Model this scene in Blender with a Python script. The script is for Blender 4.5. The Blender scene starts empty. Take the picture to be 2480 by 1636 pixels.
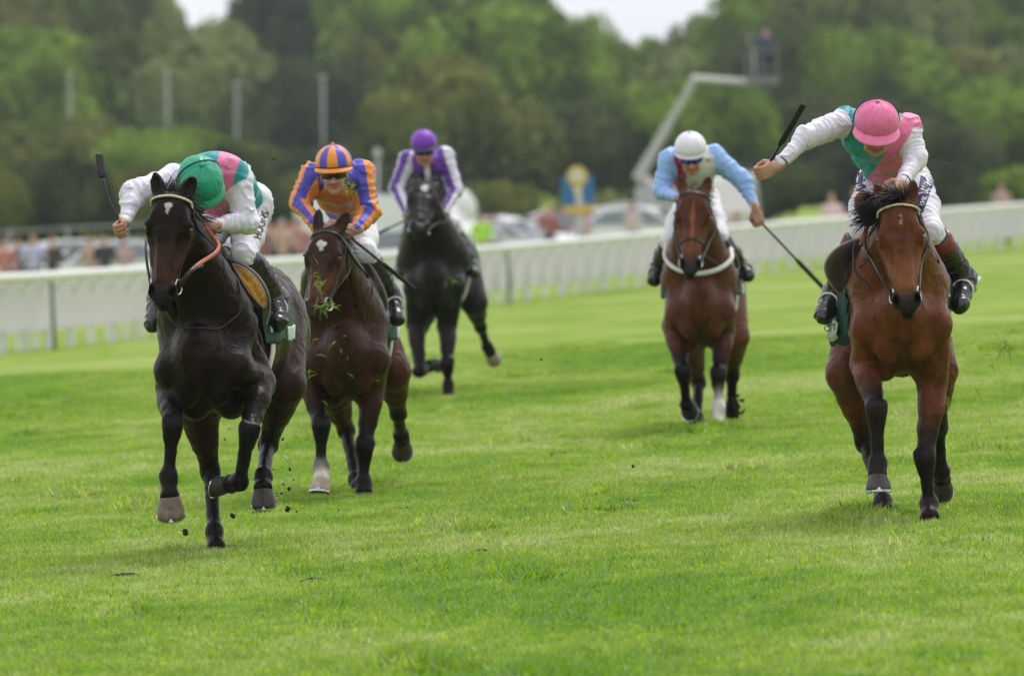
import bpy, bmesh, math, random
import numpy as np
from mathutils import Vector, Matrix
from mathutils.bvhtree import BVHTree
random.seed(7); RNG = np.random.default_rng(7)
SC = bpy.context.scene
COL = SC.collection
# ------------------------------------------------------------------ camera
W, HH = 2480, 1636
FOC = 300.0
F = FOC/36.0*W              # focal length in photo pixels
CAMH = 2.29
PITCH = (818-290)/F
ROLL = 0.052
FWD = Vector((0, math.cos(PITCH), -math.sin(PITCH)))
UP0 = Vector((0, math.sin(PITCH), math.cos(PITCH)))
RT = Vector((1, 0, 0))*math.cos(ROLL) - UP0*math.sin(ROLL)
UP = Vector((1, 0, 0))*math.sin(ROLL) + UP0*math.cos(ROLL)
cam_d = bpy.data.cameras.new('camera'); cam = bpy.data.objects.new('camera', cam_d); COL.objects.link(cam)
cam_d.lens = FOC; cam_d.sensor_width = 36.0; cam_d.clip_start = 1.0; cam_d.clip_end = 6000
cam.location = (0, 0, CAMH)
M = Matrix((RT, UP, -FWD)).transposed().to_4x4(); M.translation = cam.location
cam.matrix_world = M
cam_d.dof.use_dof = True; cam_d.dof.focus_distance = 45.9; cam_d.dof.aperture_fstop = 4.4
SC.camera = cam
# ------------------------------------------------------------------ light
SUN_EL, SUN_AZ = math.radians(58), math.radians(35)   # azimuth measured from +Y towards +X
world = bpy.data.worlds.new('World'); SC.world = world; world.use_nodes = True
wn = world.node_tree.nodes; wl = world.node_tree.links
for n in list(wn): wn.remove(n)
sky = wn.new('ShaderNodeTexSky'); sky.sky_type = 'NISHITA'; sky.sun_disc = False
sky.sun_elevation = SUN_EL; sky.sun_rotation = SUN_AZ; sky.dust_density = 3.0; sky.air_density = 1.0; sky.ozone_density = 1.0
hs = wn.new('ShaderNodeHueSaturation'); hs.inputs['Saturation'].default_value = 0.25; hs.inputs['Value'].default_value = 1.0
# the overcast: an even layer of bright cloud veils most of the clear sky
cl = wn.new('ShaderNodeMix'); cl.data_type = 'RGBA'; cl.inputs[0].default_value = .8; cl.inputs[7].default_value = (6.6, 6.7, 7.0, 1)
bg = wn.new('ShaderNodeBackground'); bg.inputs['Strength'].default_value = 0.15
wo = wn.new('ShaderNodeOutputWorld')
wl.new(sky.outputs[0], hs.inputs['Color']); wl.new(hs.outputs[0], cl.inputs[6]); wl.new(cl.outputs[2], bg.inputs['Color']); wl.new(bg.outputs[0], wo.inputs['Surface'])
sl = bpy.data.lights.new('sun', 'SUN'); sl.energy = 1.5; sl.angle = math.radians(22); sl.color = (1.0, 0.96, 0.9)
so = bpy.data.objects.new('sun', sl); COL.objects.link(so)
sd = Vector((math.sin(SUN_AZ)*math.cos(SUN_EL), math.cos(SUN_AZ)*math.cos(SUN_EL), math.sin(SUN_EL)))
so.rotation_euler = sd.to_track_quat('Z', 'Y').to_euler(); so.location = (0, 0, 60)
SC.view_settings.view_transform = 'Standard'; SC.view_settings.look = 'None'
SC.view_settings.gamma = 1.0; SC.view_settings.use_curve_mapping = False
SC.view_settings.exposure = 0.27
SC.render.engine = 'CYCLES'
SC.cycles.max_bounces = 6; SC.cycles.use_denoising = True
SC.cycles.transparent_max_bounces = 8

# ------------------------------------------------------------------ helpers
def ray(px, py):
    return FWD + RT*((px-W/2)/F) + UP*((HH/2-py)/F)
def P(px, py, Y):                       # point seen at a photo pixel, at the depth Y
    d = ray(px, py); return np.array(Vector((0, 0, CAMH)) + d*(Y/d.y))
def gz(Y):                              # terrain height: level at the horses, then falling gently to the far rail
    xs = [-50, 72, 90, 130, 171, 225, 300, 420, 3000]; zs = [0, 0, -.16, -.86, -1.41, -1.8, -2.2, -2.4, -2.4]
    return np.interp(Y, xs, zs)
def G(px, Y, z=0.0):                    # ground point under pixel column px at depth Y
    py = 818
    for _ in range(6):
        p = P(px, py, Y); py += (p[2]-z-gz(Y))*F/Y
    return P(px, py, Y)
def tag(o, label=None, cat=None, group=None, kind=None):
    if label: o['label'] = label
    if cat: o['category'] = cat
    if group: o['group'] = group
    if kind: o['kind'] = kind
    return o
def empty(name, loc, label, cat, group=None, rz=0):
    o = bpy.data.objects.new(name, None); COL.objects.link(o); o.location = loc; o.rotation_euler = (0, 0, rz)
    o.empty_display_size = .2
    return tag(o, label, cat, group)
def link(name, me, parent=None, mat=None, smooth=True, off=None):
    """link a mesh given in world coordinates as a child of parent (parents stand unrotated)"""
    if off is None and parent is not None:
        off = Vector(parent.location)
        q = parent.parent
        while q is not None: off = off + Vector(q.location); q = q.parent
    if off is not None: me.transform(Matrix.Translation(-Vector(off)))
    o = bpy.data.objects.new(name, me); COL.objects.link(o)
    if parent is not None: o.parent = parent
    if mat is not None and len(me.materials) == 0: me.materials.append(mat)
    if smooth: me.polygons.foreach_set('use_smooth', [True]*len(me.polygons))
    me.update()
    return o
def copy_tree(o, parent=None):
    c = o.copy(); COL.objects.link(c); c.parent = parent
    for ch in o.children: copy_tree(ch, c)
    return c
def mesh_from(name, v, f):
    me = bpy.data.meshes.new(name); me.from_pydata([tuple(map(float, p)) for p in v], [], [tuple(map(int, q)) for q in f]); me.update(); return me
def mesh_fast(name, v, q):
    me = bpy.data.meshes.new(name); n = q.shape[1]
    me.vertices.add(len(v)); me.vertices.foreach_set('co', np.asarray(v, np.float32).ravel())
    me.loops.add(q.size); me.loops.foreach_set('vertex_index', q.astype(np.int32).ravel())
    me.polygons.add(len(q)); me.polygons.foreach_set('loop_start', np.arange(len(q), dtype=np.int32)*n)
    me.update(calc_edges=True); me.validate(); return me
def setcol(me, c):
    a = me.color_attributes.new('Col', 'FLOAT_COLOR', 'POINT')
    c4 = np.ones((len(c), 4), np.float32); c4[:, :3] = c; a.data.foreach_set('color', c4.ravel())
def U(v):
    v = np.asarray(v, float); return v/(np.linalg.norm(v)+1e-12)

def _hash(i, j, k, s):
    n = (i*374761393 + j*668265263 + k*1274126177 + s*974634777) & 0xffffffff
    n = ((n ^ (n >> 13))*1274126177) & 0xffffffff
    return ((n ^ (n >> 16)) & 0xffff)/65535.0
def noise3(p, seed=0):                  # value noise 0..1
    p = np.asarray(p, float); i = np.floor(p).astype(np.int64); f = p-i; f = f*f*(3-2*f); r = 0
    for a in (0, 1):
        for b in (0, 1):
            for c in (0, 1):
                w = (f[:, 0] if a else 1-f[:, 0])*(f[:, 1] if b else 1-f[:, 1])*(f[:, 2] if c else 1-f[:, 2])
                r = r + w*_hash(i[:, 0]+a, i[:, 1]+b, i[:, 2]+c, seed)
    return r

# ------------------------------------------------------------------ implicit surfaces
class Field:
    def __init__(s): s.p = []
    def cone(s, a, b, ra, rb, k=.03, ca=None, cb=None, sub=False, sq=None, tag=None):
        a = np.asarray(a, float); b = np.asarray(b, float)
        s.p.append(dict(t='c', a=a, b=b, ra=ra, rb=rb, k=k, ca=ca, cb=cb if cb is not None else ca, sub=sub, sq=sq, tag=tag)); return s
    def ell(s, c, rad, R=None, k=.03, col=None, sub=False, tag=None):
        R = np.eye(3) if R is None else np.asarray(R, float)
        s.p.append(dict(t='e', a=np.asarray(c, float), rad=np.asarray(rad, float), R=R, k=k, ca=col, cb=col, sub=sub, tag=tag)); return s
    @staticmethod
    def dist(p, X):
        if p['t'] == 'e':
            q = (X-p['a']) @ p['R'].T.astype(X.dtype)      # rows of R are the axes
            r = p['rad'].astype(X.dtype); q = q/r
            k0 = np.sqrt((q*q).sum(-1)); q = q/r; k1 = np.sqrt((q*q).sum(-1))
            return k0*(k0-1)/(k1+1e-9), None
        a, b = p['a'].astype(X.dtype), p['b'].astype(X.dtype); d = X-a; ba = b-a
        if p['sq'] is not None:
            n, fct = p['sq']; n = U(n).astype(X.dtype); d = d + np.outer(d@n, n).reshape(d.shape)*(fct-1) if d.ndim == 2 else d
            ba = ba + n*(ba@n)*(fct-1)
        L2 = ba@ba+1e-12; t = np.clip((d@ba)/L2, 0, 1)
        e = d - t[..., None]*ba
        return np.sqrt((e*e).sum(-1)) - (p['ra']+(p['rb']-p['ra'])*t), t
    def build(s, h, smooth=2):
        lo = np.full(3, 1e9); hi = -lo
        for p in s.p:
            if p['sub']: continue
            if p['t'] == 'e': r = p['rad'].max(); lo = np.minimum(lo, p['a']-r); hi = np.maximum(hi, p['a']+r)
            else:
                r = max(p['ra'], p['rb']); lo = np.minimum(lo, np.minimum(p['a'], p['b'])-r); hi = np.maximum(hi, np.maximum(p['a'], p['b'])+r)
        lo = lo-3*h; n = np.ceil((hi+3*h-lo)/h).astype(int)+1
        g = np.full(n, 1.0, np.float32)
        for p in s.p:
            k = p['k']
            if p['t'] == 'e':
                ext = np.sqrt(((p['R']*p['rad'][:, None])**2).sum(0)); a0, a1 = p['a']-ext, p['a']+ext
            else:
                r = max(p['ra'], p['rb']); a0 = np.minimum(p['a'], p['b'])-r; a1 = np.maximum(p['a'], p['b'])+r
            i0 = np.clip(np.floor((a0-k-3*h-lo)/h).astype(int), 0, n-1); i1 = np.clip(np.ceil((a1+k+3*h-lo)/h).astype(int)+1, 1, n)
            ax = [lo[m]+h*np.arange(i0[m], i1[m]) for m in range(3)]
            X = np.stack(np.meshgrid(*ax, indexing='ij'), -1).astype(np.float32); sh = X.shape[:3]
            d, _ = s.dist(p, X.reshape(-1, 3)); d = d.reshape(sh)
            sl_ = tuple(slice(i0[m], i1[m]) for m in range(3)); c = g[sl_]
            if p['sub']:
                d = -d; hh = np.maximum(k-np.abs(c-d), 0)/k; g[sl_] = np.maximum(c, d)+hh*hh*k*.25
            else:
                hh = np.maximum(k-np.abs(c-d), 0)/k; g[sl_] = np.minimum(c, d)-hh*hh*k*.25
        v, q = surfnets(g); v = lo+v*h
        if smooth: v = laplace(v, q, smooth)
        return v, q
    def shade(s, v, default, sharp=.012):
        num = np.zeros((len(v), 3)); den = np.zeros(len(v))
        for p in s.p:
            if p['ca'] is None or p['sub']: continue
            d, t = s.dist(p, v)
            w = np.exp(-np.clip(d, -0.02, 1)/sharp)
            ca, cb = np.array(p['ca']), np.array(p['cb'])
            c = ca if t is None else ca+(cb-ca)*t[:, None]
            num += w[:, None]*c; den += w
        den0 = 1e-6; c = (num+den0*np.array(default))/(den+den0)[:, None]
        return c
    def nearest(s, v):
        bd = np.full(len(v), 1e9); bi = np.zeros(len(v), int); bt = np.zeros(len(v))
        for i, p in enumerate(s.p):
            if p['sub']: continue
            d, t = s.dist(p, v); m = d < bd; bd[m] = d[m]; bi[m] = i
            if t is not None: bt[m] = t[m]
            else: bt[m] = .5
        return bi, bt
def surfnets(g):
    ins = g < 0; c = [(a, b, d) for a in (0, 1) for b in (0, 1) for d in (0, 1)]
    nx, ny, nz = g.shape
    cnt = np.zeros((nx-1, ny-1, nz-1), np.int8)
    for a, b, d in c: cnt += ins[a:nx-1+a, b:ny-1+b, d:nz-1+d]
    idx = np.argwhere((cnt > 0) & (cnt < 8)); vid = np.full(cnt.shape, -1, np.int32); vid[tuple(idx.T)] = np.arange(len(idx))
    vals = [g[idx[:, 0]+a, idx[:, 1]+b, idx[:, 2]+d] for a, b, d in c]
    acc = np.zeros((len(idx), 3)); num = np.zeros(len(idx))
    for i in range(8):
        for j in range(i+1, 8):
            di = np.array(c[j])-np.array(c[i])
            if np.abs(di).sum() != 1: continue
            m = (vals[i] < 0) != (vals[j] < 0); t = vals[i][m]/(vals[i][m]-vals[j][m])
            acc[m] += np.array(c[i])+t[:, None]*di; num[m] += 1
    v = idx+acc/num[:, None]
    qs = []
    for ax in range(3):
        o = [(1, 2), (2, 0), (0, 1)][ax]
        s0 = [slice(0, None)]*3; s1 = [slice(0, None)]*3; s0[ax] = slice(0, -1); s1[ax] = slice(1, None)
        e = np.argwhere(ins[tuple(s0)] != ins[tuple(s1)])
        e = e[(e[:, o[0]] > 0) & (e[:, o[1]] > 0) & (e[:, o[0]] < g.shape[o[0]]-1) & (e[:, o[1]] < g.shape[o[1]]-1)]
        u = np.zeros(3, int); w = np.zeros(3, int); u[o[0]] = 1; w[o[1]] = 1
        q = np.stack([vid[tuple((e-u-w).T)], vid[tuple((e-w).T)], vid[tuple(e.T)], vid[tuple((e-u).T)]], 1)
        fl = ~ins[tuple(e.T)]; q[fl] = q[fl][:, ::-1]
        qs.append(q)
    q = np.concatenate(qs); q = q[(q >= 0).all(1)]
    return v, q
def laplace(v, q, it):
    e = np.concatenate([q[:, [0, 1]], q[:, [1, 2]], q[:, [2, 3]], q[:, [3, 0]]]); n = len(v)
    deg = np.bincount(e[:, 0], minlength=n)+np.bincount(e[:, 1], minlength=n)
    for k in range(it*2):
        lam = .5 if k % 2 == 0 else -.35
        a = np.stack([np.bincount(e[:, 0], v[e[:, 1], m], n)+np.bincount(e[:, 1], v[e[:, 0], m], n) for m in range(3)], 1)/np.maximum(deg, 1)[:, None]
        v = v+lam*(a-v)
    return v
def vnormals(v, q):
    fn = np.cross(v[q[:, 2]]-v[q[:, 0]], v[q[:, 3]]-v[q[:, 1]]); n = np.zeros_like(v)
    for i in range(4):
        for m in range(3): n[:, m] += np.bincount(q[:, i], fn[:, m], len(v))
    return n/(np.linalg.norm(n, axis=1)[:, None]+1e-12)
def tube(pts, rads, n=8, cap=True, flat=None):
    """swept tube as (verts, faces); flat=(normal, factor) squashes it into a strap"""
    pts = [np.asarray(p, float) for p in pts]; v = []; f = []; m = len(pts)
    if not hasattr(rads, '__len__'): rads = [rads]*m
    up = None
    for i, p in enumerate(pts):
        t = U(pts[min(i+1, m-1)]-pts[max(i-1, 0)])
        if up is None: up = U(np.cross(t, [.3, .2, 1])) 
        a = U(up-t*(up@t)); up = a; b = np.cross(t, a)
        nn = None
        if flat is not None:
            nn = flat[i] if isinstance(flat, list) else flat
            nn = U(nn-t*(np.asarray(nn)@t)); a = nn; b = np.cross(t, a)
        for j in range(n):
            an = 2*math.pi*j/n
            v.append(p+(a*math.cos(an)*(0.28 if flat is not None else 1)+b*math.sin(an))*rads[i])
    for i in range(m-1):
        for j in range(n):
            f.append((i*n+j, i*n+(j+1) % n, (i+1)*n+(j+1) % n, (i+1)*n+j))
    if cap: f.append(tuple(range(n-1, -1, -1))); f.append(tuple(range((m-1)*n, m*n)))
    return v, f
def merge(parts):
    V = []; Fc = []
    for v, f in parts:
        o = len(V); V += list(v); Fc += [tuple(i+o for i in q) for q in f]
    return V, Fc
def spline(pts, n=8):
    pts = [np.asarray(p, float) for p in pts]; out = []
    for i in range(len(pts)-1):
        p0 = pts[max(i-1, 0)]; p1 = pts[i]; p2 = pts[i+1]; p3 = pts[min(i+2, len(pts)-1)]
        for k in range(n):
            t = k/n; out.append(.5*((2*p1)+(-p0+p2)*t+(2*p0-5*p1+4*p2-p3)*t*t+(-p0+3*p1-3*p2+p3)*t**3))
    out.append(pts[-1]); return out

# ------------------------------------------------------------------ materials
def newmat(name):
    m = bpy.data.materials.new(name); m.use_nodes = True; nt = m.node_tree; b = nt.nodes['Principled BSDF']; return m, nt, b
def bump(nt, b, scale, strength, dist=.01, detail=4, coord=None, kind='noise'):
    n = nt.nodes.new('ShaderNodeTexNoise'); n.inputs['Scale'].default_value = scale; n.inputs['Detail'].default_value = detail
    bp = nt.nodes.new('ShaderNodeBump'); bp.inputs['Strength'].default_value = strength; bp.inputs['Distance'].default_value = dist
    tc = nt.nodes.new('ShaderNodeTexCoord'); nt.links.new(tc.outputs['Object'], n.inputs['Vector'])
    nt.links.new(n.outputs['Fac'], bp.inputs['Height']); nt.links.new(bp.outputs['Normal'], b.inputs['Normal']); return n, bp, tc
def plain(name, col, rough=.5, metal=0, spec=.5, bs=None, var=.15, vs=20, sheen=0, coat=0):
    m, nt, b = newmat(name); b.inputs['Roughness'].default_value = rough; b.inputs['Metallic'].default_value = metal
    b.inputs['Specular IOR Level'].default_value = spec; b.inputs['Sheen Weight'].default_value = sheen; b.inputs['Coat Weight'].default_value = coat
    tc = nt.nodes.new('ShaderNodeTexCoord'); n = nt.nodes.new('ShaderNodeTexNoise'); n.inputs['Scale'].default_value = vs; n.inputs['Detail'].default_value = 3
    nt.links.new(tc.outputs['Object'], n.inputs['Vector'])
    r = nt.nodes.new('ShaderNodeValToRGB'); r.color_ramp.elements[0].position = .3; r.color_ramp.elements[1].position = .7
    r.color_ramp.elements[0].color = (*[c*(1-var) for c in col], 1); r.color_ramp.elements[1].color = (*[min(1, c*(1+var)) for c in col], 1)
    nt.links.new(n.outputs['Fac'], r.inputs['Fac']); nt.links.new(r.outputs[0], b.inputs['Base Color'])
    if bs: bump(nt, b, *bs)
    return m
def attrmat(name, rough, spec=.5, bs=None, sheen=0, var=(.75, 1.2), vs=14, stretch=(1, 1, 1), bs2=None, coat=0):
    m, nt, b = newmat(name); at = nt.nodes.new('ShaderNodeAttribute'); at.attribute_name = 'Col'
    tc = nt.nodes.new('ShaderNodeTexCoord'); n = nt.nodes.new('ShaderNodeTexNoise'); n.inputs['Scale'].default_value = vs; n.inputs['Detail'].default_value = 5
    mp = nt.nodes.new('ShaderNodeMapping'); mp.inputs['Scale'].default_value = stretch
    nt.links.new(tc.outputs['Object'], mp.inputs['Vector']); nt.links.new(mp.outputs[0], n.inputs['Vector'])
    mr = nt.nodes.new('ShaderNodeMapRange'); mr.inputs[1].default_value = .3; mr.inputs[2].default_value = .7; mr.inputs[3].default_value = var[0]; mr.inputs[4].default_value = var[1]
    nt.links.new(n.outputs['Fac'], mr.inputs[0])
    mx = nt.nodes.new('ShaderNodeVectorMath'); mx.operation = 'SCALE'
    nt.links.new(at.outputs['Color'], mx.inputs[0]); nt.links.new(mr.outputs[0], mx.inputs['Scale']); nt.links.new(mx.outputs[0], b.inputs['Base Color'])
    b.inputs['Roughness'].default_value = rough; b.inputs['Specular IOR Level'].default_value = spec; b.inputs['Sheen Weight'].default_value = sheen
    b.inputs['Sheen Roughness'].default_value = .4; b.inputs['Coat Weight'].default_value = coat; b.inputs['Coat Roughness'].default_value = .25
    if bs: bump(nt, b, *bs)
    return m, nt, b
M_coat, nt_, b_ = attrmat('horse_coat', .34, .12, (13, .8, .014, 5), var=(.72, 1.25), vs=22, stretch=(1, 1, .35))
# fine hair grain on top of the slow relief of veins and muscle
n2 = nt_.nodes.new('ShaderNodeTexNoise'); n2.inputs['Scale'].default_value = 75; n2.inputs['Detail'].default_value = 4
bp2 = nt_.nodes.new('ShaderNodeBump'); bp2.inputs['Strength'].default_value = .5; bp2.inputs['Distance'].default_value = .006
tc2 = nt_.nodes.new('ShaderNodeTexCoord'); mp2 = nt_.nodes.new('ShaderNodeMapping'); mp2.inputs['Scale'].default_value = (1, 1, .25)
nt_.links.new(tc2.outputs['Object'], mp2.inputs['Vector']); nt_.links.new(mp2.outputs[0], n2.inputs['Vector']); nt_.links.new(n2.outputs['Fac'], bp2.inputs['Height'])
old = b_.inputs['Normal'].links[0].from_socket; nt_.links.new(old, bp2.inputs['Normal']); nt_.links.new(bp2.outputs['Normal'], b_.inputs['Normal'])
M_skin, _, b_ = attrmat('skin', .5, .4, (60, .15, .003, 3), var=(.92, 1.06)); b_.inputs['Subsurface Weight'].default_value = .08; b_.inputs['Subsurface Radius'].default_value = (.02, .008, .004)
M_silk, _, _ = attrmat('racing_silk', .42, .4, (26, .8, .010, 4), var=(.94, 1.03), sheen=.15)
M_cloth, _, _ = attrmat('breeches_cloth', .55, .3, (30, .7, .008, 4), var=(.93, 1.03), vs=30)
M_helmet, _, _ = attrmat('helmet_silk', .4, .45, (24, .5, .006, 3), var=(.9, 1.05), vs=30)
M_boot = plain('boot_leather', (.012, .012, .014), .25, spec=.7, bs=(26, .8, .008, 3), var=.3)
M_leather = plain('dark_leather', (.018, .012, .009), .4, bs=(80, .2, .002, 2))
M_rubber_o = plain('orange_rubber', (.42, .09, .03), .5, bs=(120, .4, .002, 2))
M_steel = plain('steel', (.6, .6, .6), .22, metal=1, var=.1)
M_white = plain('white_webbing', (.72, .71, .69), .6, bs=(90, .3, .002, 2), var=.08)
M_grey_panel = plain('grey_saddle_leather', (.075, .07, .066), .38, bs=(60, .15, .002, 2), var=.12)
M_pink_edge = plain('pink_saddle_binding', (.32, .24, .23), .5)
M_yellow = plain('ochre_foam', (.62, .30, .035), .6, bs=(35, .8, .006, 3), var=.3, vs=45)
M_green_cloth = plain('dark_green_cloth', (.008, .055, .04), .6, bs=(30, .6, .006, 3), var=.2)
M_pale_cloth = plain('pale_green_cloth', (.55, .64, .56), .6, bs=(40, .6, .005, 3), var=.08)
M_ink = plain('black_ink', (.012, .012, .03), .6)
M_navy = plain('navy_print', (.012, .012, .09), .6)
M_wprint = plain('white_print', (.75, .75, .78), .6)
M_whip = plain('whip_black', (.01, .01, .012), .35, bs=(90, .4, .003, 2))
M_goggle = plain('goggles_black', (.006, .006, .008), .15, spec=.8)
M_goggle_b = plain('goggles_blue', (.02, .03, .45), .12, spec=.8)
M_eye = plain('horse_eye', (.006, .004, .003), .05, spec=1.0)
M_hair, nt_, b_ = attrmat('horse_hair', .4, .5, var=(.6, 1.5), vs=60)
M_hoof_d = plain('dark_hoof', (.035, .028, .024), .45, bs=(30, .5, .003, 3), var=.35, vs=30)
M_hoof_b = plain('brown_hoof', (.17, .115, .085), .5, bs=(30, .6, .003, 3), var=.35, vs=30)
M_hoof_l = plain('pale_hoof', (.36, .27, .2), .5, bs=(30, .5, .003, 3), var=.3, vs=30)
M_clod = plain('soil', (.02, .014, .01), .9, var=.4)
BG = True
ONLY = None
# ================================================================== HORSES
def hoof_mesh(c, ax, fw, s=1.0):
    """hoof wall: c = coronet centre, ax = direction down to the ground surface, fw = toe direction"""
    ax = U(ax); fw = U(fw-ax*(np.asarray(fw)@ax)); la = np.cross(fw, ax)
    V = []; Fc = []; n = 28
    lev = [(-.014, .034, .036, 0), (-.004, .0445, .046, .0), (.006, .0480, .050, .004), (.018, .0515, .0535, .008), (.045, .0590, .063, .018), (.068, .0635, .068, .028), (.079, .0630, .068, .0310), (.084, .0600, .0650, .0315)]
    for (h, rl, rf, sh) in lev:
        for j in range(n):
            a = 2*math.pi*j/n; cf = math.cos(a); r_f = rf*(1 if cf > 0 else .82)
            V.append(c+s*(ax*(h-(0.018*(1-cf)/2 if h < .03 else 0)*0+(.012*(1-cf)*.5 if h < .03 else 0))+fw*(sh+r_f*cf)+la*rl*math.sin(a)))
    m = len(lev)
    for i in range(m-1):
        for j in range(n): Fc.append((i*n+j, i*n+(j+1) % n, (i+1)*n+(j+1) % n, (i+1)*n+j))
    # concave sole
    for j in range(n):
        a = 2*math.pi*j/n; cf = math.cos(a); V.append(c+s*(ax*.076+fw*(.03+.052*cf*(1 if cf > 0 else .8))+la*.048*math.sin(a)))
    for j in range(n): Fc.append(((m-1)*n+j, (m-1)*n+(j+1) % n, m*n+(j+1) % n, m*n+j))
    Fc.append(tuple(range(m*n+n-1, m*n-1, -1))); Fc.append(tuple(range(0, n)))
    # shoe
    SV = []; SF = []; k = 18
    for j in range(k+1):
        a = -2.45+4.9*j/k; cf, sf = math.cos(a), math.sin(a); b = .82 if cf < 0 else 1
        for (ri, hh) in ((1.02, .083), (1.02, .092), (.74, .092), (.74, .083)):
            SV.append(c+s*(ax*hh+fw*(.0325+.0705*ri*cf*b)+la*.0655*ri*sf))
    for j in range(k):
        for t in range(4): SF.append((j*4+t, j*4+(t+1) % 4, (j+1)*4+(t+1) % 4, (j+1)*4+t))
    SF.append((0, 1, 2, 3)); SF.append((k*4+3, k*4+2, k*4+1, k*4))
    # toe clip
    o = len(SV); tc = c+s*(ax*.084+fw*(.0325+.072))
    SV += [tc-la*.012*s, tc+la*.012*s, tc-ax*.016*s-fw*.004*s, tc+fw*.004*s-la*.012*s, tc+fw*.004*s+la*.012*s]
    SF += [(o, o+1, o+2), (o+3, o+2, o+4), (o, o+2, o+3), (o+1, o+4, o+2)]
    return V, Fc, SV, SF

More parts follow.
